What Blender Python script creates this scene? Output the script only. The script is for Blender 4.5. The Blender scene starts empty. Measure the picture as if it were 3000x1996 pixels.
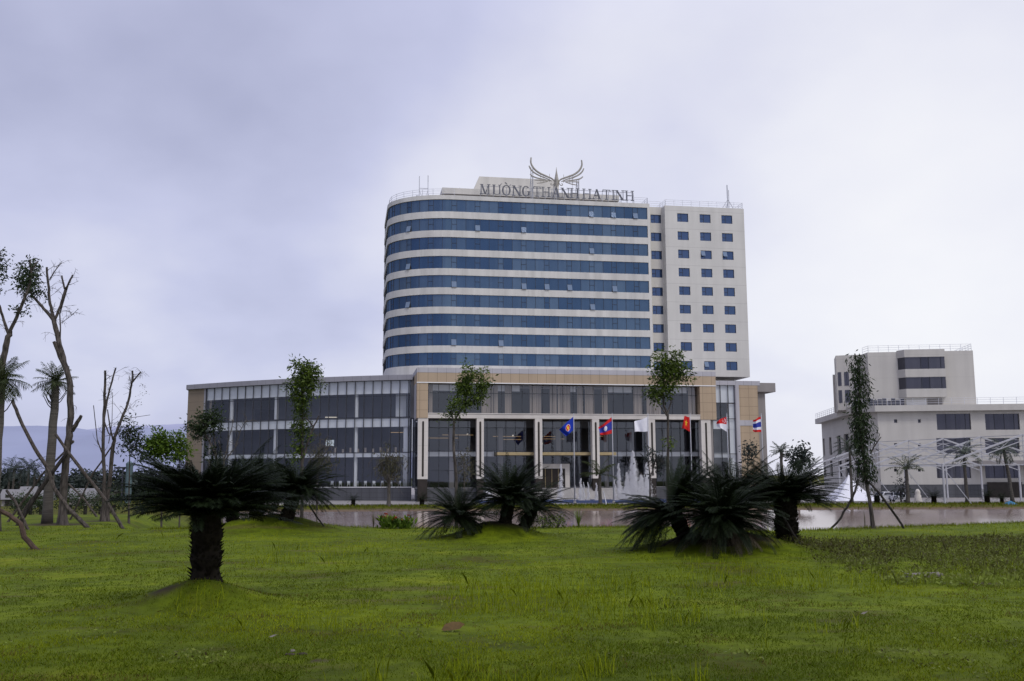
import bpy, math, random
import numpy as np
from mathutils import Vector, Matrix
R_ = random.Random(7)
NR = np.random.default_rng(11)
sc = bpy.context.scene
COL = sc.collection
rad = math.radians

# ------------------------------------------------------------------ camera
FPX, EYE = 2870.0, 2.0
PITCH, ROLL = math.atan(397 / 2870.0), 0.0038
cF = Vector((0, math.cos(PITCH), math.sin(PITCH)))
r0 = Vector((1, 0, 0)); u0 = r0.cross(cF)
cR = math.cos(ROLL) * r0 - math.sin(ROLL) * u0
cU = math.sin(ROLL) * r0 + math.cos(ROLL) * u0
cam = bpy.data.cameras.new('camera'); cam_o = bpy.data.objects.new('camera', cam); COL.objects.link(cam_o)
cam.sensor_width = 36; cam.sensor_fit = 'HORIZONTAL'; cam.lens = FPX / 3000 * 36
cam.clip_start = 0.1; cam.clip_end = 20000
m = Matrix.Identity(4)
for i in range(3):
    m[i][0] = cR[i]; m[i][1] = cU[i]; m[i][2] = -cF[i]
m[2][3] = EYE
cam_o.matrix_world = m
sc.camera = cam_o

def at(x, y, Y):
    """survey helper: the world point at distance Y seen at photo pixel (x, y)"""
    d = cF * FPX + cR * (x - 1500) + cU * (998 - y)
    return Vector((0, 0, EYE)) + d * (Y / d.y)

# ------------------------------------------------------------------ terrain
def sst(a, b, x):
    t = np.clip((x - a) / (b - a), 0, 1); return t * t * (3 - 2 * t)
_perm = np.random.default_rng(3).random((64, 64))
def vnoise(x, y):
    xi = np.floor(x).astype(int); yi = np.floor(y).astype(int); fx = x - xi; fy = y - yi
    fx = fx * fx * (3 - 2 * fx); fy = fy * fy * (3 - 2 * fy)
    g = lambda a, b: _perm[a % 64, b % 64]
    return (g(xi, yi) * (1 - fx) + g(xi + 1, yi) * fx) * (1 - fy) + (g(xi, yi + 1) * (1 - fx) + g(xi + 1, yi + 1) * fx) * fy
def fbm(x, y, o=4):
    s = 0; a = .5
    for i in range(o):
        s = s + a * vnoise(x * 2 ** i + 13.1 * i, y * 2 ** i + 7.7 * i); a *= .5
    return s
MOUNDS = [(-5.0, 16.1, .40, .95, .8), (-9.0, 37.0, .62, 2.1, 1.6), (-.55, 32.2, .60, 1.35, 1.3), (5.55, 26.3, .55, 2.0, 1.5)]
def bank(X):
    return 38.6 - 2.5 * sst(5, 10, X) + .55 * np.maximum(X - 11, 0) + 1.2 * (vnoise(X * .23 + 5, X * 0 + 2.5) - .5)
def height(X, Y):
    X = np.asarray(X, float); Y = np.asarray(Y, float)
    lawn = .10 * (fbm(X * .16, Y * .16) - .47) + .05 * (fbm(X * .9, Y * .9, 3) - .45)
    for mx, my, h, rx, ry in MOUNDS:
        d = ((X - mx) / rx) ** 2 + ((Y - my) / ry) ** 2
        lawn = lawn + h * np.exp(-d * 1.1) * (1 + .25 * (fbm(X * 1.7, Y * 1.7, 3) - .45))
    e = bank(X)
    lake = -3.7 * sst(e, e + 5, Y)
    far = 1.5 * sst(132.5, 138.5, Y + 1.6 * (vnoise(X * .12, X * 0 + 9) - .5))
    lake = lake + far
    land = -2.2 * sst(48, 110, Y)
    lx = -13 - (Y - 40) * .28
    w = sst(lx - 4, lx + 3, X)
    return lawn * (1 - sst(40, 60, Y)) + lake * w + land * (1 - w)
DIRT_SHADE = [(-5.5, 15.8, .34, .26, .85), (-5.05, 16.3, .30, .28, .9), (5.3, 25.7, 1.7, .8, 1.0), (7.3, 26.5, .5, .4, .9), (-.3, 32.1, .9, .6, .8), (-9.2, 36.9, 1.4, .8, .7), (-19.7, 43, 1.6, 1.3, .9), (-20.6, 44, .9, .9, .8),
        (-19.2, 46.3, 1.3, 1.0, .8), (-2.12, 11.05, .12, .09, 1.0), (13.4, 37.5, .6, .5, .8), (8.6, 18.6, .5, .35, .8), (-20, 37, 1.0, .9, .7)]
def dirt(X, Y):  # bare soil that also paints contact darkness under cycads and trees
    s = 0
    for x, y, rx, ry, k in DIRT_SHADE: s = np.maximum(s, k * np.exp(-(((X - x) / rx) ** 2 + ((Y - y) / ry) ** 2)))
    return np.clip((s + .55 * (fbm(X * 2.6, Y * 2.6, 3) - .45) * (s > .05) - .25) * 2.2, 0, 1)
def hz(x, y): return float(height(x, y))
def gp(x, y, z=0.0):
    d = cF * FPX + cR * (x - 1500) + cU * (998 - y)
    return Vector((0, 0, EYE)) + d * ((z - EYE) / d.z)

# ------------------------------------------------------------------ materials
def newmat(name):
    mt = bpy.data.materials.new(name); mt.use_nodes = True
    nt = mt.node_tree; nt.nodes.clear()
    out = nt.nodes.new('ShaderNodeOutputMaterial')
    return mt, nt, out
def ramp(nt, fac, stops):
    n = nt.nodes.new('ShaderNodeValToRGB'); e = n.color_ramp.elements
    while len(e) > 1: e.remove(e[-1])
    e[0].position = stops[0][0]; e[0].color = (*stops[0][1], 1)
    for p, c in stops[1:]:
        q = e.new(p); q.color = (*c, 1)
    nt.links.new(fac, n.inputs[0]); return n.outputs[0]
def noise(nt, scale, detail=4, vec=None, rough=.55, stretch=None, coord='Object'):
    tc = nt.nodes.new('ShaderNodeTexCoord'); v = tc.outputs[coord] if vec is None else vec
    if stretch:
        mp = nt.nodes.new('ShaderNodeMapping'); mp.inputs['Scale'].default_value = stretch
        nt.links.new(v, mp.inputs['Vector']); v = mp.outputs['Vector']
    n = nt.nodes.new('ShaderNodeTexNoise'); n.inputs['Scale'].default_value = scale
    n.inputs['Detail'].default_value = detail; n.inputs['Roughness'].default_value = rough
    nt.links.new(v, n.inputs['Vector']); return n.outputs['Fac']
def mathn(nt, op, a, b=None):
    n = nt.nodes.new('ShaderNodeMath'); n.operation = op
    for i, q in enumerate((a, b)):
        if q is None: continue
        if isinstance(q, (int, float)): n.inputs[i].default_value = q
        else: nt.links.new(q, n.inputs[i])
    return n.outputs[0]
def mixc(nt, fac, a, b, mode='MIX'):
    n = nt.nodes.new('ShaderNodeMix'); n.data_type = 'RGBA'; n.blend_type = mode
    for k, q in (('Factor', fac), ('A', a), ('B', b)):
        s = [i for i in n.inputs if i.name == k and (i.type == 'RGBA' if k != 'Factor' else i.type == 'VALUE')][0]
        if isinstance(q, (int, float)): s.default_value = q
        elif isinstance(q, tuple): s.default_value = (*q, 1)
        else: nt.links.new(q, s)
    return [o for o in n.outputs if o.type == 'RGBA'][0]
def simple(name, c, rough=.7, var=.12, scale=1.5, metal=0, spec=.3, bump=0, stretch=None):
    mt, nt, out = newmat(name)
    p = nt.nodes.new('ShaderNodeBsdfPrincipled'); p.inputs['Roughness'].default_value = rough
    p.inputs['Metallic'].default_value = metal; p.inputs['Specular IOR Level'].default_value = spec
    f = noise(nt, scale, 5, stretch=stretch)
    lo = tuple(a * (1 - var) for a in c); hi = tuple(min(1, a * (1 + var)) for a in c)
    nt.links.new(ramp(nt, f, [(.3, lo), (.7, hi)]), p.inputs['Base Color'])
    if bump:
        b = nt.nodes.new('ShaderNodeBump'); b.inputs['Strength'].default_value = bump; b.inputs['Distance'].default_value = .05
        nt.links.new(f, b.inputs['Height']); nt.links.new(b.outputs[0], p.inputs['Normal'])
    nt.links.new(p.outputs[0], out.inputs[0]); return mt
def wallmat(name, c, joint=None, streak=.10, jd=.78):
    """painted wall: vertical rain streaks, blotches and (optionally) horizontal groove lines every joint metres"""
    mt, nt, out = newmat(name)
    p = nt.nodes.new('ShaderNodeBsdfPrincipled'); p.inputs['Roughness'].default_value = .75; p.inputs['Specular IOR Level'].default_value = .2
    f1 = noise(nt, .5, 5, stretch=(1.6, 1.6, .12)); f2 = noise(nt, .12, 3); f3 = noise(nt, 6, 3)
    c1 = ramp(nt, f1, [(.3, tuple(a * (1 - streak) for a in c)), (.65, c)])
    c2 = ramp(nt, f2, [(.35, (.90, .90, .91)), (.65, (1.0, 1.0, 1.0))])
    col = mixc(nt, 1.0, c1, c2, 'MULTIPLY')
    c3 = ramp(nt, f3, [(.3, (.96, .96, .96)), (.7, (1, 1, 1))]); col = mixc(nt, 1.0, col, c3, 'MULTIPLY')
    if joint:
        tc = nt.nodes.new('ShaderNodeTexCoord'); sp = nt.nodes.new('ShaderNodeSeparateXYZ'); nt.links.new(tc.outputs['Object'], sp.inputs[0])
        g = None
        for ax, (per, off, wd) in joint.items():
            q = mathn(nt, 'FRACT', mathn(nt, 'DIVIDE', mathn(nt, 'ADD', sp.outputs[ax], off), per))
            l = mathn(nt, 'LESS_THAN', q, wd / per)
            g = l if g is None else mathn(nt, 'MAXIMUM', g, l)
        col = mixc(nt, g, col, mixc(nt, 1.0, col, (jd, jd, jd), 'MULTIPLY'))
    nt.links.new(col, p.inputs['Base Color']); nt.links.new(p.outputs[0], out.inputs[0]); return mt
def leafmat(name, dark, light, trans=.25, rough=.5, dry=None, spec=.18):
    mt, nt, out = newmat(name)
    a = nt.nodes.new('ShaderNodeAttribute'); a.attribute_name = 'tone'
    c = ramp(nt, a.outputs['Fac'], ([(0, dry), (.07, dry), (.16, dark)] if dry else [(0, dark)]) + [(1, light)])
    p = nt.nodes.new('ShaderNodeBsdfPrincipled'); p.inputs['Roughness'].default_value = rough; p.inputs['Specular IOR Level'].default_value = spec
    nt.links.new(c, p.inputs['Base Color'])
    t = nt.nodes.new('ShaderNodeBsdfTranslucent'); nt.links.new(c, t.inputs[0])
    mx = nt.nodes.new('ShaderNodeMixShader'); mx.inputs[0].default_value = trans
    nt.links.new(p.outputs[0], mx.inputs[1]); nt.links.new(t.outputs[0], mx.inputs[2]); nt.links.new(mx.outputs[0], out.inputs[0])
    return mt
def glassmat(name, tint, refl, rough=.02, base=.06):
    mt, nt, out = newmat(name)
    t = nt.nodes.new('ShaderNodeBsdfTransparent'); t.inputs[0].default_value = (*tint, 1)
    g = nt.nodes.new('ShaderNodeBsdfGlossy'); g.inputs[0].default_value = (*refl, 1); g.inputs['Roughness'].default_value = rough
    fr = nt.nodes.new('ShaderNodeLayerWeight'); fr.inputs[0].default_value = .5
    mx = nt.nodes.new('ShaderNodeMixShader')
    nt.links.new(mathn(nt, 'ADD', mathn(nt, 'MULTIPLY', mathn(nt, 'POWER', fr.outputs['Facing'], 4.0), .8), base), mx.inputs[0])
    nt.links.new(t.outputs[0], mx.inputs[1]); nt.links.new(g.outputs[0], mx.inputs[2]); nt.links.new(mx.outputs[0], out.inputs[0]); return mt
def bluemat(name, dark, light, gl):
    """coated blue facade glass: faint curtains behind (attribute tone), tinted mirror in front"""
    mt, nt, out = newmat(name)
    a = nt.nodes.new('ShaderNodeAttribute'); a.attribute_name = 'tone'
    c = ramp(nt, a.outputs['Fac'], [(0, dark), (1, light)])
    d = nt.nodes.new('ShaderNodeBsdfDiffuse'); nt.links.new(c, d.inputs[0])
    g = nt.nodes.new('ShaderNodeBsdfGlossy'); g.inputs['Roughness'].default_value = .04
    f = noise(nt, .35, 2)
    nt.links.new(ramp(nt, f, [(.3, tuple(q * .85 for q in gl)), (.7, gl)]), g.inputs[0])
    ad = nt.nodes.new('ShaderNodeAddShader'); nt.links.new(d.outputs[0], ad.inputs[0]); nt.links.new(g.outputs[0], ad.inputs[1])
    nt.links.new(ad.outputs[0], out.inputs[0]); return mt
def emis(name, c, s):
    mt, nt, out = newmat(name)
    e = nt.nodes.new('ShaderNodeEmission'); e.inputs[0].default_value = (*c, 1); e.inputs[1].default_value = s
    nt.links.new(e.outputs[0], out.inputs[0]); return mt

M = {}
M['cream'] = wallmat('cream_paint', (.70, .685, .645), {'X': (2.4, .4, .035)}, .20, .86)
M['cream_joint'] = wallmat('cream_paint_joints', (.67, .655, .615), {'Z': (3.475, 1.05, .07)})
M['cream_joint2'] = wallmat('cream_paint_warm', (.66, .635, .58), None, .14)  # slightly darker, warmer cream without groove lines
M['annex'] = wallmat('annex_paint', (.60, .575, .53), {'Z': (4.1, .6, .06)}, jd=.88)
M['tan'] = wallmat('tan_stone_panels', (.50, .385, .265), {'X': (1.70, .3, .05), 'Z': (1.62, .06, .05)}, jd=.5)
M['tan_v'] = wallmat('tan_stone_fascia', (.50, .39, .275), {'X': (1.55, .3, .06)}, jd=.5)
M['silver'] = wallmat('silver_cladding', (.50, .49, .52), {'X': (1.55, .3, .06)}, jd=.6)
M['tan_shaded'] = wallmat('shaded_stone_panels', (.29, .235, .175), {'Z': (1.62, .06, .05)}, jd=.6)  # darker copy of the tan stone: shade on the wing end put into colour
M['silver_shaded'] = wallmat('shaded_cladding', (.34, .335, .37), {'X': (1.55, .3, .06)}, jd=.7)  # darker copy of the silver cladding: left wing's shade put into colour
M['grey_wall'] = wallmat('grey_render', (.30, .28, .275))
M['white'] = simple('white_board', (.80, .80, .80), .6, .04)
M['beige'] = wallmat('beige_stone', (.72, .675, .62), {'Z': (2.4, .2, .04)}, jd=.75)
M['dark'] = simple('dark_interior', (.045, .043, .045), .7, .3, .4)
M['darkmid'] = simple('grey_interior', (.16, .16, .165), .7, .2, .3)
M['slot'] = simple('dark_slot', (.03, .024, .02), .5, .2)
M['frame'] = simple('dark_aluminium', (.035, .038, .05), .4, .2, spec=.4)
M['frame_grey'] = simple('grey_aluminium', (.40, .41, .44), .4, .1)
M['granite'] = wallmat('grey_granite', (.115, .118, .13), {'X': (1.3, 0, .05), 'Z': (.8, 0, .04)}, .25, .6)
M['gold'] = simple('gold_canopy', (.42, .33, .18), .4, .12, metal=.15)
M['curtain'] = simple('beige_curtain', (.38, .315, .255), .8, .30, 1.0, stretch=(3.5, 3.5, .02))
M['glass'] = glassmat('clear_glass', (.90, .92, .94), (.70, .76, .88), base=.085)
M['glass2'] = glassmat('grey_glass', (.80, .81, .83), (.70, .76, .88), base=.09)
M['blue'] = bluemat('blue_facade_glass', (.010, .020, .036), (.060, .082, .100), (.047, .080, .142))
M['bluewin'] = bluemat('blue_window_glass', (.010, .020, .042), (.030, .045, .075), (.052, .078, .150))
M['sash'] = bluemat('lit_sash_glass', (.15, .20, .29), (.20, .26, .35), (.002, .0025, .0035))  # light caught by the open sashes put into a pale diffuse colour
M['annexglass'] = bluemat('annex_dark_glass', (.014, .014, .017), (.055, .054, .060), (.052, .054, .070))
M['letter'] = simple('dark_letters', (.12, .125, .15), .5, .2)
M['emblem'] = simple('weathered_gilding', (.34, .32, .28), .5, .2)
M['steel'] = simple('galvanised_steel', (.42, .43, .47), .5, .12)
M['pale_steel'] = simple('pale_painted_steel', (.45, .45, .48), .5, .1)
M['railing'] = simple('pale_railing', (.62, .63, .68), .5, .08)
M['bark'] = simple('grey_bark', (.066, .056, .050), .9, .75, 11, bump=1.0, stretch=(1, 1, .22))
M['bark_dark'] = simple('dark_bark', (.030, .026, .023), .9, .75, 11, bump=1.0, stretch=(1, 1, .22))
M['bark_palm'] = simple('ringed_palm_bark', (.095, .085, .075), .9, .35, 3, bump=.5, stretch=(.3, .3, 4))
M['pole'] = simple('prop_wood', (.066, .055, .047), .9, .7, 12, bump=.8, stretch=(1, 1, .4))
M['pole_red'] = simple('reddish_prop_wood', (.065, .042, .030), .9, .5, 5, bump=.5)
M['cycas_trunk'] = simple('cycad_trunk_scales', (.016, .013, .010), .95, .5, 9, spec=.1)
M['cycas'] = leafmat('cycad_leaf', (.004, .007, .003), (.017, .027, .009), .10, .5, None, .07)
M['dead'] = leafmat('dead_frond', (.06, .045, .03), (.16, .13, .09), .1)
M['leaf'] = leafmat('mid_green_leaf', (.020, .038, .008), (.17, .24, .035), .38)
M['leaf_dark'] = leafmat('dark_green_leaf', (.012, .022, .009), (.055, .085, .030), .25)
M['leaf_bright'] = leafmat('bright_green_leaf', (.035, .070, .010), (.17, .27, .03), .4)
M['leaf_dry'] = leafmat('dry_leaf', (.05, .05, .028), (.14, .13, .075), .3)
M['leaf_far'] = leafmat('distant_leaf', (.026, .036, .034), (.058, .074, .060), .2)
M['palm'] = leafmat('palm_leaf', (.016, .026, .008), (.070, .088, .028), .25)
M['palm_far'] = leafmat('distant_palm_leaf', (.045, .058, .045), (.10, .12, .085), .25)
M['grass'] = leafmat('grass_blade', (.080, .118, .003), (.315, .365, .009), .42, .7, (.125, .095, .022))
M['weed'] = leafmat('weed_leaf', (.060, .050, .020), (.21, .26, .04), .35)
M['red'] = simple('red_petals', (.48, .05, .03), .6, .2)
M['orange'] = simple('orange_petals', (.55, .20, .03), .6, .2)
M['waterwhite'] = simple('white_spray', (.93, .94, .96), .9, .03)
def spraymat():
    mt, nt, out = newmat('water_spray'); t = nt.nodes.new('ShaderNodeBsdfTransparent'); d = nt.nodes.new('ShaderNodeBsdfDiffuse'); d.inputs[0].default_value = (.95, .95, .97, 1)
    l = nt.nodes.new('ShaderNodeBsdfTranslucent'); l.inputs[0].default_value = (.95, .95, .97, 1); a = nt.nodes.new('ShaderNodeMixShader'); nt.links.new(d.outputs[0], a.inputs[1]); nt.links.new(l.outputs[0], a.inputs[2])
    mx = nt.nodes.new('ShaderNodeMixShader'); mx.inputs[0].default_value = .78; nt.links.new(t.outputs[0], mx.inputs[1]); nt.links.new(a.outputs[0], mx.inputs[2]); nt.links.new(mx.outputs[0], out.inputs[0]); return mt
M['spray'] = spraymat()
M['tent'] = simple('white_tent_fabric', (.80, .80, .86), .7, .04)
M['carpaint'] = simple('white_car_paint', (.75, .75, .78), .3, .03, spec=.5)
M['rubber'] = simple('black_rubber', (.015, .015, .015), .8)
M['stone'] = simple('pale_stone', (.17, .15, .13), .9, .25, 6, bump=.4)
M['brownleaf'] = simple('brown_dead_leaf', (.10, .060, .014), .7, .3, 10)
M['tile_roof'] = simple('pale_metal_roof', (.20, .195, .20), .7, .1)
M['teal'] = simple('faded_teal_paint', (.10, .145, .16), .7, .15)
M['bluebasin'] = simple('blue_basin_tiles', (.07, .10, .21), .4, .2, 3)
M['conc'] = wallmat('pale_concrete', (.46, .44, .42), {'X': (2.0, 0, .05)}, .2, .7)
M['pave'] = wallmat('plaza_paving', (.34, .32, .31), {'X': (1.2, 0, .04), 'Y': (1.2, 0, .04)}, .25, .75)
M['warm'] = emis('warm_strip_light', (1.0, .66, .32), .38)
M['bulb'] = emis('white_lamp', (1.0, .9, .75), .55)
M['tv'] = emis('lit_screen', (.8, .9, 1.0), .5)

# ------------------------------------------------------------------ mesh helpers
def link(o, parent=None):
    COL.objects.link(o)
    if parent is not None: o.parent = parent
    return o
def tag(o, label=None, cat=None, group=None, kind=None):
    if label: o['label'] = label
    if cat: o['category'] = cat
    if group: o['group'] = group
    if kind: o['kind'] = kind
    return o
def empty(name, loc=(0, 0, 0), rz=0, label=None, cat=None, group=None):
    o = bpy.data.objects.new(name, None); o.empty_display_size = .3
    o.location = loc; o.rotation_euler = (0, 0, rz); link(o)
    return tag(o, label, cat, group)
class MB:
    def __init__(s): s.v = []; s.f = []; s.mi = []; s.tone = []; s.cur = 0
    def quad(s, a, b, c, d, t=.5):
        n = len(s.v); s.v += [tuple(a), tuple(b), tuple(c), tuple(d)]; s.f.append((n, n + 1, n + 2, n + 3)); s.mi.append(s.cur); s.tone.append(t)
    def tri(s, a, b, c, t=.5):
        n = len(s.v); s.v += [tuple(a), tuple(b), tuple(c)]; s.f.append((n, n + 1, n + 2)); s.mi.append(s.cur); s.tone.append(t)
    def poly(s, pts, t=.5):
        n = len(s.v); s.v += [tuple(p) for p in pts]; s.f.append(tuple(range(n, n + len(pts)))); s.mi.append(s.cur); s.tone.append(t)
    def hexa(s, p):
        n = len(s.v); s.v += [tuple(q) for q in p]
        for f in ((3, 2, 1, 0), (4, 5, 6, 7), (0, 1, 5, 4), (1, 2, 6, 5), (2, 3, 7, 6), (3, 0, 4, 7)):
            s.f.append(tuple(n + i for i in f)); s.mi.append(s.cur); s.tone.append(.5)
    def box(s, x0, x1, y0, y1, z0, z1):
        s.hexa([(x0, y0, z0), (x1, y0, z0), (x1, y1, z0), (x0, y1, z0), (x0, y0, z1), (x1, y0, z1), (x1, y1, z1), (x0, y1, z1)])
    def prism(s, pts, z0, z1):
        n = len(pts)
        s.poly([(p[0], p[1], z0) for p in reversed(pts)]); s.poly([(p[0], p[1], z1) for p in pts])
        for i in range(n):
            a = pts[i]; b = pts[(i + 1) % n]
            s.quad((a[0], a[1], z0), (b[0], b[1], z0), (b[0], b[1], z1), (a[0], a[1], z1))
    def bar(s, a, b, w, h=None):
        h = h or w; a = Vector(a); b = Vector(b); d = (b - a).normalized()
        k = Vector((0, 0, 1)) if abs(d.z) < .9 else Vector((1, 0, 0))
        x = d.cross(k).normalized() * w / 2; y = x.cross(d).normalized() * h / 2
        s.hexa([a - x - y, a + x - y, a + x + y, a - x + y, b - x - y, b + x - y, b + x + y, b - x + y])
    def tube(s, pts, rr, n=7, cap=True, rough=0, rng=R_):
        pts = [Vector(p) for p in pts]
        if isinstance(rr, (int, float)): rr = [rr] * len(pts)
        st = len(s.v); k = None
        for i, p in enumerate(pts):
            d = (pts[min(i + 1, len(pts) - 1)] - pts[max(i - 1, 0)])
            d = d.normalized() if d.length > 1e-9 else Vector((0, 0, 1))
            if k is None:
                q = Vector((1, 0, 0)) if abs(d.x) < .8 else Vector((0, 1, 0)); k = (q - d * q.dot(d)).normalized()
            else:
                k = (k - d * k.dot(d)).normalized()
            w = d.cross(k)
            for j in range(n):
                a = 2 * math.pi * j / n; r = rr[i] * (1 + rough * (rng.random() - .5))
                s.v.append(tuple(p + k * (r * math.cos(a)) + w * (r * math.sin(a))))
        for i in range(len(pts) - 1):
            for j in range(n):
                a = st + i * n + j; b = st + i * n + (j + 1) % n
                s.f.append((a, b, b + n, a + n)); s.mi.append(s.cur); s.tone.append(.5)
        if cap:
            s.f.append(tuple(st + j for j in reversed(range(n)))); s.mi.append(s.cur); s.tone.append(.5)
            e = st + (len(pts) - 1) * n
            s.f.append(tuple(e + j for j in range(n))); s.mi.append(s.cur); s.tone.append(.5)
    def build(s, name, mats, parent=None, smooth=False, world=True):
        me = bpy.data.meshes.new(name)
        v = np.array(s.v, float).reshape(-1, 3)
        if parent is not None and world: v = v - np.array(parent.location)
        me.from_pydata(v.tolist(), [], s.f)
        for q in (mats if isinstance(mats, (list, tuple)) else [mats]): me.materials.append(q)
        me.polygons.foreach_set('material_index', s.mi)
        a = me.attributes.new('tone', 'FLOAT', 'FACE'); a.data.foreach_set('value', s.tone)
        if smooth: me.polygons.foreach_set('use_smooth', [True] * len(s.f))
        me.update()
        return link(bpy.data.objects.new(name, me), parent)
def raw(name, V, F, mat, tone=None, parent=None):
    """numpy mesh: V (n,3), F (m,k) all with k corners"""
    me = bpy.data.meshes.new(name); k = F.shape[1]
    me.vertices.add(len(V)); me.vertices.foreach_set('co', np.asarray(V, np.float32).ravel())
    me.loops.add(F.size); me.loops.foreach_set('vertex_index', F.astype(np.int32).ravel())
    me.polygons.add(len(F)); me.polygons.foreach_set('loop_start', np.arange(len(F), dtype=np.int32) * k)
    me.materials.append(mat)
    if tone is not None:
        a = me.attributes.new('tone', 'FLOAT', 'FACE'); a.data.foreach_set('value', np.asarray(tone, np.float32))
    me.update(calc_edges=True); me.validate()
    return link(bpy.data.objects.new(name, me), parent)

# ------------------------------------------------------------------ sky and sun
SUN_EL, SUN_AZ = rad(56), rad(150)     # azimuth from +Y, clockwise: high, behind the camera to the right
w = bpy.data.worlds.new('World'); sc.world = w; w.use_nodes = True
nt = w.node_tree; nt.nodes.clear()
wo = nt.nodes.new('ShaderNodeOutputWorld'); bg = nt.nodes.new('ShaderNodeBackground'); nt.links.new(bg.outputs[0], wo.inputs[0])
bg.inputs[1].default_value = .1
sky = nt.nodes.new('ShaderNodeTexSky'); sky.sky_type = 'NISHITA'; sky.sun_disc = False
sky.sun_elevation = SUN_EL; sky.sun_rotation = SUN_AZ
tc = nt.nodes.new('ShaderNodeTexCoord'); sp = nt.nodes.new('ShaderNodeSeparateXYZ'); nt.links.new(tc.outputs['Generated'], sp.inputs[0])
zc = mathn(nt, 'ADD', mathn(nt, 'MAXIMUM', sp.outputs['Z'], 0.0), .42)
cx = mathn(nt, 'DIVIDE', sp.outputs['X'], zc); cy = mathn(nt, 'DIVIDE', sp.outputs['Y'], zc)
cb = nt.nodes.new('ShaderNodeCombineXYZ'); nt.links.new(cx, cb.inputs[0]); nt.links.new(cy, cb.inputs[1])
n1 = noise(nt, .85, 5, cb.outputs[0], .50, stretch=(1, .8, 1)); n2 = noise(nt, 2.6, 5, cb.outputs[0], .5)
f = mathn(nt, 'ADD', mathn(nt, 'MULTIPLY', n1, .95), mathn(nt, 'ADD', mathn(nt, 'MULTIPLY', n2, .38), -.155))
f = mathn(nt, 'ADD', f, mathn(nt, 'MULTIPLY', sp.outputs['X'], .30))
f = mathn(nt, 'ADD', mathn(nt, 'ADD', f, .095), mathn(nt, 'MULTIPLY', sp.outputs['Z'], -.22))
SKYRAMP = [(.20, (3.5, 3.65, 5.0)), (.34, (4.6, 4.8, 6.7)), (.48, (6.0, 6.2, 8.3)), (.60, (7.5, 7.6, 9.1)), (.74, (8.9, 8.95, 9.8)), (.90, (9.8, 9.8, 10.2))]
# large soft cloud masses: (direction, tightness, brightness)
for dx, dy, dz, kk, am in ((-.02, .93, .25, 55, .16), (.42, .88, .20, 60, .12), (-.45, .85, .30, 60, -.05), (-.20, .86, .40, 60, -.04), (-.42, .88, .20, 90, .08), (.25, .88, .40, 60, .08), (.10, .93, .32, 110, -.10)):
    dd = Vector((dx, dy, dz)).normalized(); vm = nt.nodes.new('ShaderNodeVectorMath'); vm.operation = 'DOT_PRODUCT'; vm.inputs[1].default_value = dd
    nt.links.new(tc.outputs['Generated'], vm.inputs[0])
    f = mathn(nt, 'ADD', f, mathn(nt, 'MULTIPLY', mathn(nt, 'POWER', mathn(nt, 'MAXIMUM', vm.outputs['Value'], 0.0), kk), am))
cl = ramp(nt, f, SKYRAMP)
rise = nt.nodes.new('ShaderNodeMapRange'); nt.links.new(sp.outputs['Z'], rise.inputs[0])
rise.inputs[1].default_value = .42; rise.inputs[2].default_value = 1.0; rise.inputs[3].default_value = 1.0; rise.inputs[4].default_value = 1.7
cl = mixc(nt, 1.0, cl, rise.outputs[0], 'MULTIPLY')
mxs = mixc(nt, .90, sky.outputs[0], cl)
nt.links.new(mxs, bg.inputs[0])
sl = bpy.data.lights.new('sun', 'SUN'); sl.energy = 1.2; sl.angle = rad(14); sl.color = (1, .96, .90)
so = bpy.data.objects.new('sun', sl); link(so)
sdir = Vector((math.sin(SUN_AZ) * math.cos(SUN_EL), math.cos(SUN_AZ) * math.cos(SUN_EL), math.sin(SUN_EL)))
so.rotation_euler = sdir.to_track_quat('Z', 'Y').to_euler(); so.location = sdir * 100
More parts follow.
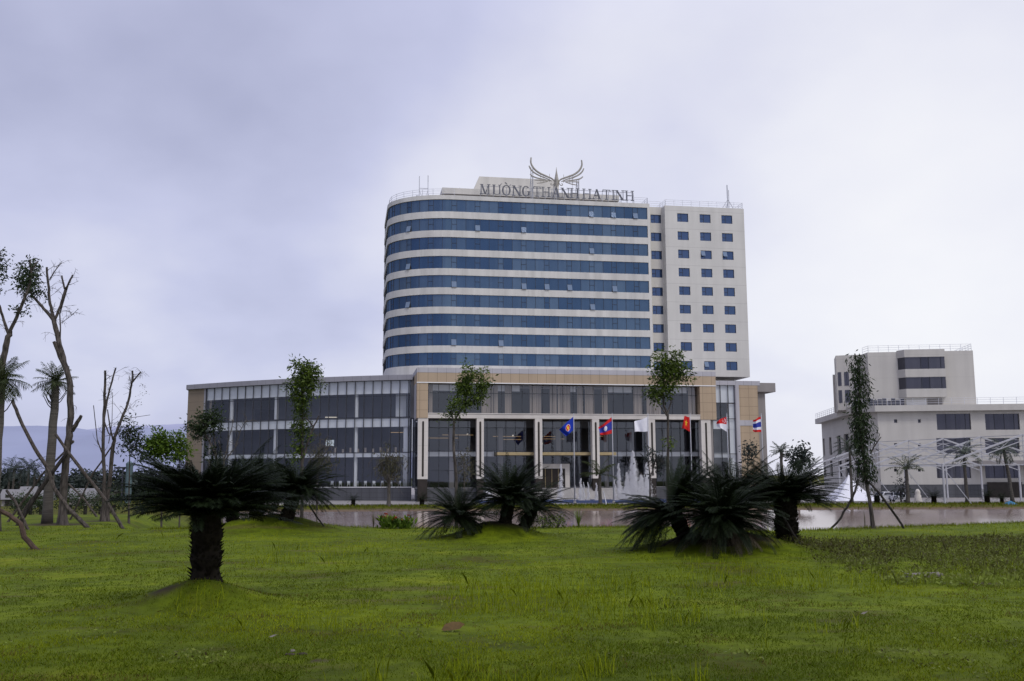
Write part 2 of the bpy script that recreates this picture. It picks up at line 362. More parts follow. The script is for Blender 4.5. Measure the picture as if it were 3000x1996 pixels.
#@@PART2
# ------------------------------------------------------------------ ground, water, plaza, hills
def make_ground():
    ys = list(np.linspace(-60, 2, 14)) + list(np.linspace(3, 62, 300)) + list(np.linspace(63.5, 128, 44)) + list(np.linspace(129, 145, 40)) + [150, 160, 180, 210, 250, 320, 450, 700, 1100, 1800, 3000, 5200, 9000]
    ts = np.concatenate([np.linspace(-3, -.9, 14), np.linspace(-.88, .88, 330), np.linspace(.9, 3, 14)])
    Y = np.array(ys)[:, None] + 0 * ts[None]; X = ts[None] * (np.maximum(Y, 0) + 12)
    Z = height(X, Y)
    V = np.stack([X, Y, Z], -1).reshape(-1, 3); nx = len(ts); ny = len(ys)
    i, j = np.meshgrid(np.arange(ny - 1), np.arange(nx - 1), indexing='ij'); a = (i * nx + j).ravel()
    F = np.stack([a, a + 1, a + 1 + nx, a + nx], -1)
    mt, nt, out = newmat('lawn_ground')
    p = nt.nodes.new('ShaderNodeBsdfPrincipled'); p.inputs['Roughness'].default_value = .9; p.inputs['Specular IOR Level'].default_value = .1
    n1 = noise(nt, .35, 6, rough=.65); n2 = noise(nt, 3.0, 5, rough=.7); n3 = noise(nt, .9, 4, stretch=(.35, 1.2, 1))
    c1 = ramp(nt, n1, [(.28, (.060, .050, .008)), (.44, (.076, .106, .004)), (.58, (.110, .146, .004)), (.74, (.165, .184, .006))])
    c2 = ramp(nt, n2, [(.3, (.55, .55, .5)), (.55, (1, 1, 1)), (.75, (1.2, 1.15, 1.0))])
    col = mixc(nt, 1.0, c1, c2, 'MULTIPLY')
    c3 = ramp(nt, n3, [(.30, (1, 1, 1)), (.42, (0, 0, 0))])
    col = mixc(nt, mathn(nt, 'MULTIPLY', c3, .55), col, (.085, .066, .026))
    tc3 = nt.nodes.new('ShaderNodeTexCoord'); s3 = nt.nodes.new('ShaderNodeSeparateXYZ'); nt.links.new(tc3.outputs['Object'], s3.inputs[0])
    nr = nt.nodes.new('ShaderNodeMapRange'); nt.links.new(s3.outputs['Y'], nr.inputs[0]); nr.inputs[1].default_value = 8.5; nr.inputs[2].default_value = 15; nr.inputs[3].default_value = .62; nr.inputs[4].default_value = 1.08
    col = mixc(nt, 1.0, col, nr.outputs[0], 'MULTIPLY')  # foreground cloud shade painted into the nearest lawn colour
    at_ = nt.nodes.new('ShaderNodeAttribute'); at_.attribute_name = 'dirt'  # dirt: bare soil plus painted contact darkness
    col = mixc(nt, at_.outputs['Fac'], col, mixc(nt, n2, (.022, .017, .011), (.075, .055, .036)))
    # muddy banks below lawn level near the lake
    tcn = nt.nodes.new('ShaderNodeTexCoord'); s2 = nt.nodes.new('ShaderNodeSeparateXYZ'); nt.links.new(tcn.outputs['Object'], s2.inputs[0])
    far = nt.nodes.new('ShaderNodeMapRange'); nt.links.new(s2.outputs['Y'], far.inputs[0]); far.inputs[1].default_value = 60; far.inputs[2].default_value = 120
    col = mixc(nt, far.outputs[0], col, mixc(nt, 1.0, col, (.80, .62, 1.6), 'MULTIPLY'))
    mr = nt.nodes.new('ShaderNodeMapRange'); nt.links.new(mathn(nt, 'ADD', s2.outputs['Z'], mathn(nt, 'MULTIPLY', n2, .25)), mr.inputs[0])
    mr.inputs[1].default_value = -2.50; mr.inputs[2].default_value = -2.22; mr.inputs[3].default_value = 1; mr.inputs[4].default_value = 0
    col = mixc(nt, mr.outputs[0], col, (.14, .10, .075))
    nt.links.new(col, p.inputs['Base Color'])
    b = nt.nodes.new('ShaderNodeBump'); b.inputs['Strength'].default_value = .5; b.inputs['Distance'].default_value = .03
    nt.links.new(n2, b.inputs['Height']); nt.links.new(b.outputs[0], p.inputs['Normal'])
    nt.links.new(p.outputs[0], out.inputs[0])
    o = raw('ground', V, F, mt); da = o.data.attributes.new('dirt', 'FLOAT', 'POINT'); da.data.foreach_set('value', np.asarray(dirt(X, Y), np.float32).ravel()); o.data.polygons.foreach_set('use_smooth', [True] * len(F))  # dirt attribute: bare soil plus painted contact darkness
    tag(o, kind='structure')
make_ground()

mt, nt_, out_ = newmat('pond_water')
gn = noise(nt_, .08, 3); dn = noise(nt_, 1.1, 4, stretch=(.18, 1.0, 1)); d_ = nt_.nodes.new('ShaderNodeBsdfDiffuse')
nt_.links.new(ramp(nt_, gn, [(.35, (.20, .145, .115)), (.65, (.27, .205, .170))]), d_.inputs[0])
g_ = nt_.nodes.new('ShaderNodeBsdfGlossy'); g_.inputs[0].default_value = (.92, .90, .90, 1); g_.inputs['Roughness'].default_value = .10
cv = nt_.nodes.new('ShaderNodeCombineXYZ'); cv.inputs[1].default_value = -.085; cv.inputs[2].default_value = .9964   # wind ripples face the near bank
bp = nt_.nodes.new('ShaderNodeBump'); bp.inputs['Strength'].default_value = .30; bp.inputs['Distance'].default_value = .10
nt_.links.new(dn, bp.inputs['Height']); nt_.links.new(cv.outputs[0], bp.inputs['Normal']); nt_.links.new(bp.outputs[0], g_.inputs['Normal'])
mx_ = nt_.nodes.new('ShaderNodeMixShader'); mx_.inputs[0].default_value = .62
nt_.links.new(d_.outputs[0], mx_.inputs[1]); nt_.links.new(g_.outputs[0], mx_.inputs[2]); nt_.links.new(mx_.outputs[0], out_.inputs[0])
b = MB(); WZ = -2.72
b.poly([(-13, 36, WZ), (160, 36, WZ), (300, 137.5, WZ), (-45, 137.5, WZ)])
tag(b.build('pond_water', mt), kind='structure')

PZ = -2.12
b = MB(); b.box(-46, 330, 147, 420, -2.6, PZ); tag(b.build('plaza_paving', M['pave']), kind='structure')
b = MB(); b.box(-46, 330, 146.6, 147, -2.6, PZ + .13); tag(b.build('kerb', M['conc']), kind='structure')

def hill_mesh(name, pts, D, depth, col):
    """a ridge: pts are (x world, height) along the crest at distance D"""
    xs = np.linspace(pts[0][0], pts[-1][0], 220); hs = np.interp(xs, [p[0] for p in pts], [p[1] for p in pts])
    hs = hs + 14 * (fbm(xs / 160 + 3, xs * 0 + 1.5, 4) - .47)
    rows = 16; V = []
    for k in range(rows):
        t = k / (rows - 1); sh = math.sin(t * math.pi / 2)
        zz = np.maximum(hs, 2) * sh + 9 * (fbm(xs / 90, xs * 0 + k * .5, 3) - .45) * (t < .98)
        V.append(np.stack([xs, np.full_like(xs, D - depth * (1 - t)), zz - 4], -1))
    V = np.concatenate(V); nx = 220
    i, j = np.meshgrid(np.arange(rows - 1), np.arange(nx - 1), indexing='ij'); a = (i * nx + j).ravel()
    F = np.stack([a, a + 1, a + 1 + nx, a + nx], -1)
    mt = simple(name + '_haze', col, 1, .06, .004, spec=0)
    o = raw(name, V, F, mt); o.data.polygons.foreach_set('use_smooth', [True] * len(F)); tag(o, kind='structure')
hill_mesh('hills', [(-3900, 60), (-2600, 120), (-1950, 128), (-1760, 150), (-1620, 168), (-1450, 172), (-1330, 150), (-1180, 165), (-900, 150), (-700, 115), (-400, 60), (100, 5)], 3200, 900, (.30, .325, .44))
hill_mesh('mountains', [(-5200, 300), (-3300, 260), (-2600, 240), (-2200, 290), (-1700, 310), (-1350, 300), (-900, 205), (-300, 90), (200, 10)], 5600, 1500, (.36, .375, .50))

# ------------------------------------------------------------------ hotel
TH = rad(9.6); OX, OY = 0.0, 165.0
def hotel_local(p):
    q = Vector(p) - Vector((OX, OY, 0)); c, s = math.cos(TH), math.sin(TH)
    return Vector((q.x * c + q.y * s, -q.x * s + q.y * c, q.z))
H = empty('hotel_building', (OX, OY, 0), TH, 'cream hotel tower with blue ribbon windows above a glass and tan stone podium', 'building')
def hb(b, name, mats, parent=H, smooth=False): return b.build(name, mats, parent, smooth, world=False)
GZ = -2.12
# --- tower footprint: straight front at v=8, elliptical left end, straight left flank
def path(off, n=40):
    pts = [(27.3, 8 + off), (-9, 8 + off)]
    for i in range(1, n + 1):
        a = math.pi / 2 * i / n
        pts.append((-9 - (11.7 - off) * math.sin(a), 17 - (9 - off) * math.cos(a)))
    pts.append((-20.7 + off, 31 - off)); return pts
def strip(b, P, z0, z1, tone=None):
    for i in range(len(P) - 1):
        a, c = P[i], P[i + 1]
        b.quad((c[0], c[1], z0), (a[0], a[1], z0), (a[0], a[1], z1), (c[0], c[1], z1), .5 if tone is None else tone(i))
def ringband(b, off, inn, z0, z1):
    A, B = path(off), path(inn)
    strip(b, A, z0, z1)
    for z, up in ((z0, False), (z1, True)):
        for i in range(len(A) - 1):
            q = [(A[i][0], A[i][1], z), (B[i][0], B[i][1], z), (B[i + 1][0], B[i + 1][1], z), (A[i + 1][0], A[i + 1][1], z)]
            b.quad(*(q if not up else q[::-1]))
    a, c = A[0], B[0]
    b.quad((a[0], a[1], z0), (c[0], c[1], z0), (c[0], c[1], z1), (a[0], a[1], z1))
FL = 3.475; TOPS = [51.41 - FL * k for k in range(9)]; WH = 2.24
zs = [52.2] + sum([[t, t - WH] for t in TOPS], []) + [19.4]
for k in range(10):
    b = MB(); ringband(b, 0, .6, zs[2 * k + 1], zs[2 * k]); hb(b, 'spandrel_band', M['cream'])
# arc-length samples of the glass line
def resample(P, step):
    out = [P[0]]; acc = 0; L = [0]
    for i in range(1, len(P)): L.append(L[-1] + math.dist(P[i], P[i - 1]))
    n = int(L[-1] / step)
    for k in range(1, n + 1):
        s = L[-1] * k / n; i = max(j for j in range(len(L)) if L[j] <= s + 1e-9); i = min(i, len(P) - 2)
        t = (s - L[i]) / (L[i + 1] - L[i]); out.append((P[i][0] + (P[i + 1][0] - P[i][0]) * t, P[i][1] + (P[i + 1][1] - P[i][1]) * t))
    return out
GP = path(.22); GL = [0]
for i in range(1, len(GP)): GL.append(GL[-1] + math.dist(GP[i], GP[i - 1]))
def gpt(s, off=0):
    i = max(j for j in range(len(GL)) if GL[j] <= s + 1e-9); i = min(i, len(GP) - 2)
    t = (s - GL[i]) / (GL[i + 1] - GL[i]); a, c = Vector(GP[i]), Vector(GP[i + 1]); q = a + (c - a) * t
    d = (c - a).normalized(); n = Vector((-d.y, d.x)) * -1
    if n.y > .2: n = -n
    nn = Vector((d.y, -d.x)); nn = nn if (nn.y < 0 or (abs(nn.y) < .05 and nn.x < 0)) else -nn
    return q + nn * off, d, nn
GLEN = GL[-1]
PER = 4.22; S0 = .65     # casement pairs repeat along the facade
OPEN = {0: [1358, 1412, 1465], 1: [947, 1083, 1194], 2: [1360], 3: [947], 4: [1027, 1195, 1250, 1306, 1414], 5: [946, 1362], 7: [1027, 1140]}
def s_of_px(x_ov, z):
    """distance along the glass whose point at height z shows at overview column x_ov"""
    best = None
    for i in range(0, 700):
        s = GLEN * i / 700; q, _, _ = gpt(s); c, sn = math.cos(TH), math.sin(TH)
        W = Vector((OX + q.x * c - q.y * sn, OY + q.x * sn + q.y * c, z)) - Vector((0, 0, EYE))
        px = 1500 + FPX * W.dot(cR) / W.dot(cF); e = abs(px - x_ov * 3000 / 2357)
        if s < 52 and (best is None or e < best[0]): best = (e, s)
    return best[1]
cas = []                       # casement positions from the visible ones
ref = s_of_px(1362, 40)
k0 = -int((ref - 1) / PER)
k = k0
while ref + k * PER < GLEN - 16:
    cas.append(ref + k * PER); k += 1
rg = random.Random(5)
for k in range(9):
    z1 = TOPS[k] - .02; z0 = TOPS[k] - WH + .02
    # break the band into panes with a curtain tone
    cuts = sorted(set([0, GLEN] + [c - .45 for c in cas if 0 < c - .45] + [c + .45 for c in cas] + [c + 2.1 for c in cas] + [GLEN - 15 + j * 2.4 for j in range(6)]))
    cuts = [c for c in cuts if 0 <= c <= GLEN]
    b = MB(); room = .4
    for a, c in zip(cuts[:-1], cuts[1:]):
        n = max(1, int((c - a) / .42)); pane = rg.uniform(-.25, .25)
        if rg.random() < .5: room = rg.choice([.02, .1, .3, .55, .75, 1.0])
        for j in range(n):
            sa, sb = a + (c - a) * j / n, a + (c - a) * (j + 1) / n
            pa, pb = gpt(sa)[0], gpt(sb)[0]
            b.quad((pb.x, pb.y, z0), (pa.x, pa.y, z0), (pa.x, pa.y, z1), (pb.x, pb.y, z1), min(1, max(0, room + pane + rg.uniform(-.10, .10))))
    wb = hb(b, 'window_band', M['blue'])
    b = MB()
    for c in cuts[1:-1]:
        q, d, n_ = gpt(c, .03); b.bar((q.x, q.y, z0), (q.x, q.y, z1), .055, .055)
    for c in cas:
        qa, qb = gpt(c - .42, .03)[0], gpt(c + .42, .03)[0]
        b.bar((qa.x, qa.y, z0 + 1.15), (qb.x, qb.y, z0 + 1.15), .06, .06)
    hb(b, 'mullion', M['frame'], wb)
    for xo in OPEN.get(k, []):
        s = s_of_px(xo, z0 + .8); c = min(cas, key=lambda q: abs(q - s)) if cas else s
        if abs(c - s) > 1.6: c = s
        b = MB(); out = .42
        qa, qb = gpt(c - .43, .06)[0], gpt(c + .43, .06)[0]; oa, ob = gpt(c - .43, out)[0], gpt(c + .43, out)[0]
        b.quad((ob.x, ob.y, z0 + .04), (oa.x, oa.y, z0 + .04), (qa.x, qa.y, z0 + 1.12), (qb.x, qb.y, z0 + 1.12))
        sh = hb(b, 'open_sash', M['sash'], wb); b = MB()
        ha, hb_ = gpt(c - .43, .02)[0], gpt(c + .43, .02)[0]
        b.quad((hb_.x, hb_.y, z0), (ha.x, ha.y, z0), (ha.x, ha.y, z0 + 1.1), (hb_.x, hb_.y, z0 + 1.1)); hb(b, 'dark_opening', M['slot'], wb)
# end strip of the ribbon (white jamb) and rear/side walls
b = MB(); b.box(27.0, 27.45, 7.99, 31, 19.4, 52.19); hb(b, 'end_wall', M['cream'])
b = MB(); b.box(-20.6, 27.0, 31.02, 31.5, 19.4, 52.19); hb(b, 'rear_wall', M['cream'])
b = MB(); b.prism([(p[0], p[1]) for p in path(.62)], 51.5, 51.7); hb(b, 'tower_roof', M['conc'])
# right wing with punched windows
def wall_holes(b, u0, u1, z0, z1, v, rects, depth=.25):
    us = sorted(set([u0, u1] + [r[0] for r in rects] + [r[1] for r in rects])); zz = sorted(set([z0, z1] + [r[2] for r in rects] + [r[3] for r in rects]))
    for i in range(len(us) - 1):
        for j in range(len(zz) - 1):
            cu, cz = (us[i] + us[i + 1]) / 2, (zz[j] + zz[j + 1]) / 2
            if any(r[0] < cu < r[1] and r[2] < cz < r[3] for r in rects): continue
            b.quad((us[i], v, zz[j]), (us[i + 1], v, zz[j]), (us[i + 1], v, zz[j + 1]), (us[i], v, zz[j + 1]))
    for r in rects:
        a, c, e, g = r; w = v + depth
        b.quad((a, v, e), (c, v, e), (c, w, e), (a, w, e)); b.quad((a, w, g), (c, w, g), (c, v, g), (a, v, g))
        b.quad((a, v, e), (a, w, e), (a, w, g), (a, v, g)); b.quad((c, w, e), (c, v, e), (c, v, g), (c, w, g))
WC = [(32.78, 34.93), (37.18, 39.33), (41.48, 43.63)]; WR = [50.60 - FL * k for k in range(9)]
rects = [(a, c, z - 1.62, z) for a, c in WC for z in WR]
b = MB(); wall_holes(b, 30.38, 46.0, 19.98, 52.02, 8.0, rects)
b.quad((30.38, 31, 19.98), (30.38, 8, 19.98), (30.38, 8, 52.02), (30.38, 31, 52.02)); b.quad((46, 8, 19.98), (46, 31, 19.98), (46, 31, 52.02), (46, 8, 52.02))
b.quad((46, 31, 19.98), (30.38, 31, 19.98), (30.38, 31, 52.02), (46, 31, 52.02)); b.quad((30.38, 31, 19.98), (46, 31, 19.98), (46, 8, 19.98), (30.38, 8, 19.98))
b.quad((30.38, 8, 52.02), (46, 8, 52.02), (46, 8.3, 52.02), (30.38, 8.3, 52.02)); b.quad((30.4, 8.3, 51.4), (46, 8.3, 51.4), (46, 31, 51.4), (30.4, 31, 51.4))
hb(b, 'wing_wall', M['cream_joint'])
rr = [(28.13, 30.2, z - 1.62, z) for z in [q + .02 for q in WR]]
b = MB(); wall_holes(b, 27.45, 30.38, 19.4, 52.1, 9.7, rr); b.quad((27.45, 9.7, 52.1), (30.38, 9.7, 52.1), (30.38, 31, 52.1), (27.45, 31, 52.1)); hb(b, 'recess_wall', M['cream_joint2'])
b = MB(); b.box(31.5, 44.0, 11, 29, 17.9, 19.97); hb(b, 'undercroft_wall', M['cream_joint2'])
openw = {(1, 2), (2, 2), (1, 8)}
for ci, (lst, v) in enumerate(((rects, 8.0), (rr, 9.7))):
    for i, (a, c, e, g) in enumerate(lst):
        b = MB(); t = rg.uniform(.05, .9); m_ = a + (c - a) * .38
        b.quad((a, v + .2, e), (m_, v + .2, e), (m_, v + .2, g), (a, v + .2, g), t); b.quad((m_, v + .2, e), (c, v + .2, e), (c, v + .2, g), (m_, v + .2, g), t * .6)
        wn_ = hb(b, 'window', M['bluewin']); b = MB()
        b.box(m_ - .03, m_ + .03, v + .14, v + .195, e, g); b.box(a, a + .06, v + .13, v + .19, e + .06, g - .06); b.box(c - .06, c, v + .13, v + .19, e + .06, g - .06)
        b.box(a, c, v + .125, v + .185, e, e + .06); b.box(a, c, v + .125, v + .185, g - .06, g); b.box(a, m_, v + .135, v + .188, e + .75, e + .81)
        hb(b, 'window_frame', M['frame'], wn_)
        key = (i // 9, i % 9)
        if (ci == 0 and key in openw) or (ci == 1 and i == 8):
            b = MB(); b.quad((a + .05, v - .35, e + .55), (m_, v - .35, e + .55), (m_, v + .1, g - .05), (a + .05, v + .1, g - .05)); hb(b, 'open_sash', M['sash'], wn_)
# roof works
b = MB(); b.prism([(-11.0, 11.0), (22.5, 11.0), (22.5, 26), (-11.0, 26)], 53.35, 54.45); hb(b, 'roof_slab', M['cream_joint2'])
b = MB(); b.prism([(-10.6, 11.5), (22.1, 11.5), (22.1, 25), (-10.6, 25)], 51.75, 53.34); hb(b, 'plant_room', M['grey_wall'])
b = MB(); A = [(-5.1, 16, 54.46), (12.0, 16, 54.46), (12.0, 16, 58.45), (-3.5, 16, 58.45)]; B_ = [(p[0], 25, p[2]) for p in A]
b.poly(A); b.poly(B_[::-1])
for i in range(4): b.quad(A[i], B_[i], B_[(i + 1) % 4], A[(i + 1) % 4])
hb(b, 'stair_house', M['cream_joint2'])
b = MB(); b.box(19.5, 26.5, 12, 18, 51.7, 52.9); hb(b, 'roof_slab', M['white'])
def rail(b, pts, z, h=1.1, step=1.6):
    for (x0, y0), (x1, y1) in zip(pts[:-1], pts[1:]):
        L = math.hypot(x1 - x0, y1 - y0); n = max(1, int(L / step))
        for i in range(n + 1):
            t = i / n; b.bar((x0 + (x1 - x0) * t, y0 + (y1 - y0) * t, z), (x0 + (x1 - x0) * t, y0 + (y1 - y0) * t, z + h), .055)
        for q in (.35, .7, 1.0): b.bar((x0, y0, z + h * q), (x1, y1, z + h * q), .045)
b = MB(); P = resample(path(.4)[1:], 1.9); rail(b, P, 52.2, 1.25); rail(b, [(24.6, 8.4), (27.2, 8.4), (27.2, 20)], 52.2, 1.2); hb(b, 'roof_railing', M['railing'])
b = MB(); rail(b, [(27.6, 10), (30.2, 10)], 52.1, 1.15); rail(b, [(30.6, 24), (30.6, 8.2), (45.8, 8.2), (45.8, 24)], 52.02, 1.15); hb(b, 'roof_railing', M['railing'])

# --- podium: porch
b = MB(); b.box(-16.05, 36.2, 0, 10, 19.18, 20.0); hb(b, 'parapet', M['silver'])
b = MB(); b.box(-16.1, 36.25, -.04, .02, 17.42, 17.58); hb(b, 'soffit_trim', M['white'])
b = MB(); b.box(-16.03, 36.18, .03, 7.9, 17.58, 19.18); hb(b, 'stone_fascia', M['tan_v'])
for a, c in ((-16.02, -14.18), (33.2, 36.15)):
    b = MB(); b.box(a, c, .05, 2.0, 11.6, 17.42); hb(b, 'stone_pier', M['tan'])
b = MB(); b.box(-16.03, -15.6, 2.0, 7.9, 11.6, 17.57); hb(b, 'return_wall', M['silver'])
b = MB(); b.box(-16.55, -16.04, 7.3, 22, 12.0, 18.6); b.box(-16.5, -16.0, 12.2, 22, GZ, 12.0); b.box(35.3, 35.7, 4.7, 12.6, 0, 17.5); b.box(-15.9, -15.55, 9.2, 12.4, 0, 17.5); hb(b, 'interior_wall', M['darkmid'])
b = MB(); b.quad((-16.6, 7.76, .1), (-15.6, 4.6, .1), (-15.6, 4.6, 11.95), (-16.6, 7.76, 11.95)); cg = hb(b, 'corner_glazing', M['glass'])
b = MB(); b.bar((-16.1, 6.2, .1), (-16.1, 6.2, 11.9), .09); b.bar((-16.6, 7.72, 6.2), (-15.6, 4.56, 6.2), .08); hb(b, 'mullion', M['frame'], cg)
b = MB(); b.box(35.75, 36.15, 2.0, 9.9, GZ, 17.57); hb(b, 'return_wall', M['grey_wall'])
b = MB(); b.box(-14.18, 33.2, .12, 2.2, 11.6, 12.32); b.box(-14.18, 33.2, .02, 2.2, 12.32, 12.45); hb(b, 'floor_beam', M['beige'])
# porch columns with a dark slot
for i, (a, c) in enumerate(((-15.8, -14.12), (-6.0, -4.8), (3.93, 5.15), (13.83, 15.07), (23.8, 25.0), (33.3, 35.05))):
    b = MB(); b.box(a, c, .15, 1.35, 1.55, 11.6); co = hb(b, 'column', M['beige'])
    b = MB(); m_ = (a + c) / 2; pts = []
    for q in range(9): t = math.pi * q / 8; pts.append((m_ + .17 * math.cos(t), .143, 10.9 + .17 * math.sin(t)))
    for q in range(9): t = math.pi + math.pi * q / 8; pts.append((m_ + .17 * math.cos(t), .143, 2.1 + .17 * math.sin(t)))
    b.poly([p for p in pts][::-1]); hb(b, 'slot', M['slot'], co)
    b = MB(); b.box(a + .05, c - .05, .2, 1.3, GZ, 1.55); hb(b, 'plinth', M['slot'], co)
# upper porch glazing, curtains behind it
UZ0, UZ1 = 12.45, 17.42
b = MB(); b.quad((-14.18, 1.3, UZ0), (33.2, 1.3, UZ0), (33.2, 1.3, UZ1), (-14.18, 1.3, UZ1)); ug = hb(b, 'upper_glazing', M['glass2'])
b = MB(); u = -14.1
while u < 33.2: b.box(u - .035, u + .035, 1.22, 1.29, UZ0, UZ1); u += 1.78
b.box(-14.18, 33.2, 1.2, 1.28, 15.85, 15.93); b.box(-14.18, 33.2, 1.19, 1.29, UZ0, UZ0 + .07); hb(b, 'mullion', M['frame'], ug)
cur = [(-13.9, -13.3), (-5.0, -3.0), (-1.0, .2), (3.3, 5.3), (6.8, 8.0), (8.2, 10.4), (11.6, 12.6), (13.0, 14.6), (16.0, 17.0), (21.6, 23.2), (24.0, 26.6), (31.6, 33.0), (-2.9, -2.2)]
b = MB()
for a, c in cur:
    n = int((c - a) / .16) + 1
    for j in range(n):
        xa, xb = a + (c - a) * j / n, a + (c - a) * (j + 1) / n; va, vb = 1.55 + .1 * (j % 2), 1.55 + .1 * ((j + 1) % 2)
        b.quad((xa, va, UZ0), (xb, vb, UZ0), (xb, vb, 17.3), (xa, va, 17.3))
hb(b, 'curtain', M['curtain'])
b = MB()
for a, c in ((-13.9, -9.2), (-2.2, 1.6), (10.4, 11.4), (17.2, 21.4), (27.0, 31.4)): b.box(a, c, 1.75, 1.8, 16.3, 17.3)
hb(b, 'pelmet_board', M['white'])
# porch interior
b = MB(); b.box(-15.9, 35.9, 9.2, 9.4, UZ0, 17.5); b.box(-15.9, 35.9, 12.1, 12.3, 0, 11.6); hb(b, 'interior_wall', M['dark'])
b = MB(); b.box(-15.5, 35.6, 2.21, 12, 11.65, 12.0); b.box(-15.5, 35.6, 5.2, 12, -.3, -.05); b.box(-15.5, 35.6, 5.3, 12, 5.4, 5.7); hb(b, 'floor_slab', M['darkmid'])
# lower porch glazing
LV = 4.6
b = MB(); b.quad((-15.6, LV, 0), (35.7, LV, 0), (35.7, LV, 11.6), (-15.6, LV, 11.6)); lg = hb(b, 'lower_glazing', M['glass2'])
b = MB(); u = -15.2
while u < 35.5: b.box(u - .04, u + .04, LV - .1, LV - .01, 0, 11.6); u += 1.65
for z in (2.9, 6.2, 10.2): b.box(-15.6, 35.7, LV - .12, LV - .02, z, z + .09)
hb(b, 'mullion', M['frame'], lg)
b = MB(); b.box(-15.5, -2.4, LV + .12, LV + .2, 5.35, 6.15); b.box(18.7, 35.6, LV + .12, LV + .2, 5.35, 6.15); hb(b, 'floor_edge', M['white'])
for a, c in ((-15.4, 35.5),):
    b = MB(); b.box(a, c, LV + .25, LV + .3, 10.3, 11.5); hb(b, 'pelmet_board', M['darkmid'])
b = MB()
for u in (-10, -1.5, 8.7, 17.3, 22.0, 28.5): b.box(u, u + .75, LV + .8, LV + 1.5, 0, 11.5)
hb(b, 'inner_column', M['grey_wall'])
for (a, c, v, z) in ((-13.8, -8, 9, 8.6), (-11, -5.6, 8, 9.1), (-2, 3, 8.5, 8.9), (0, 3.2, 9.5, 8.4), (6, 9.5, 8.2, 8.9), (5.8, 11, 9.2, 8.5), (16, 19, 9, 9.0)):
    b = MB(); b.box(a, c, v, v + .22, z, z + .06); hb(b, 'strip_light', M['warm'])
for (u, v, z) in ((-13.5, 6, 10.9), (-6.8, 6.2, 9.2), (6.2, 5.6, 7.6), (-1, 6, 11), (1.2, 6.5, 9.0)):
    b = MB(); b.tube([(u, v, z - .12), (u, v, z + .12)], .13, 8); hb(b, 'lamp', M['bulb'])
b = MB(); b.box(-2.27, 18.5, 1.9, LV - .15, 5.5, 6.0); hb(b, 'entrance_canopy', M['gold'])
b = MB(); b.box(4.6, 5.3, LV - .6, LV - .12, 0, 4.05); b.box(9.9, 10.7, LV - .6, LV - .12, 0, 4.05); b.box(5.3, 9.9, LV - .6, LV - .12, 3.25, 4.05); dr = hb(b, 'entrance_portal', M['beige'])
b = MB(); b.box(5.3, 9.9, LV - .3, LV - .2, 0, 3.25); hb(b, 'door', M['slot'], dr)
b = MB(); [b.box(u - .04, u + .04, LV - .36, LV - .31, 0, 3.25) for u in (6.45, 7.6, 8.75)]; hb(b, 'door_frame', M['gold'], dr)
# podium base and steps
b = MB(); b.box(-15.9, 35.9, 1.45, 5.0, GZ, -.02); hb(b, 'podium_base', M['granite'])
b = MB()
for i in range(12): b.box(-3.5, 19, -3.0 + i * .37, 1.4, GZ + i * .172, GZ + (i + 1) * .172 - .003 * (i % 2))
hb(b, 'entrance_steps', M['conc'])

# --- podium: curved glass wing on the left
def arc(w, back=0): return (-16.6 - w, 7.76 + .33 * w + .0067 * w * w + back)
AW = 40.9; NW = 60
def arcstrip(b, w0, w1, z0, z1, back=0, n=NW):
    for i in range(n):
        a = arc(w0 + (w1 - w0) * i / n, back); c = arc(w0 + (w1 - w0) * (i + 1) / n, back)
        b.quad((c[0], c[1], z0), (a[0], a[1], z0), (a[0], a[1], z1), (c[0], c[1], z1))
def arcslab(b, w0, w1, z0, z1, b0, b1, n=NW):
    arcstrip(b, w0, w1, z0, z1, b0, n)
    for i in range(n):
        p = [w0 + (w1 - w0) * i / n, w0 + (w1 - w0) * (i + 1) / n]
        A0, A1, B0, B1 = arc(p[0], b0), arc(p[1], b0), arc(p[0], b1), arc(p[1], b1)
        b.quad((A0[0], A0[1], z1), (B0[0], B0[1], z1), (B1[0], B1[1], z1), (A1[0], A1[1], z1)); b.quad((A1[0], A1[1], z0), (B1[0], B1[1], z0), (B0[0], B0[1], z0), (A0[0], A0[1], z0))
        b.quad((B0[0], B0[1], z0), (B1[0], B1[1], z0), (B1[0], B1[1], z1), (B0[0], B0[1], z1))
    for w_ in (w0, w1):
        A0, B0 = arc(w_, b0), arc(w_, b1); b.quad((A0[0], A0[1], z0), (B0[0], B0[1], z0), (B0[0], B0[1], z1), (A0[0], A0[1], z1))
b = MB(); arcslab(b, -.3, AW + .35, 18.62, 19.5, -.75, 14); hb(b, 'roof_fascia', M['silver_shaded'])
GW = 37.2
b = MB(); arcstrip(b, 0, GW, .15, 18.6, 0); wg = hb(b, 'wing_glazing', M['glass'])
b = MB(); w_ = .3
while w_ < GW:
    p = arc(w_, -.04); b.bar((p[0], p[1], .15), (p[0], p[1], 18.6), .15, .14); w_ += 1.53
for z in (12.2, 6.15, 15.9, .25):
    for i in range(NW):
        a, c = arc(GW * i / NW, -.03), arc(GW * (i + 1) / NW, -.03); b.bar((a[0], a[1], z), (c[0], c[1], z), .07, .07 if z != 12.2 else .16)
hb(b, 'mullion', M['frame'], wg)
for z0, z1, nm in ((16.35, 18.55, 'ceiling_bulkhead'), (10.55, 11.95, 'floor_edge'), (5.35, 6.0, 'floor_edge')):
    b = MB(); arcstrip(b, .1, GW - .1, z0, z1, .22); hb(b, nm, M['white'])
b = MB()
for w_ in (9.2, 23.5, 32):
    p = arc(w_, 1.0); b.tube([(p[0], p[1], .1), (p[0], p[1], 18.5)], .36, 12, cap=False)
b.tube([(-17.2, 8.9, .1), (-17.2, 8.9, 12)], .5, 8)
hb(b, 'inner_column', M['white'], smooth=True)
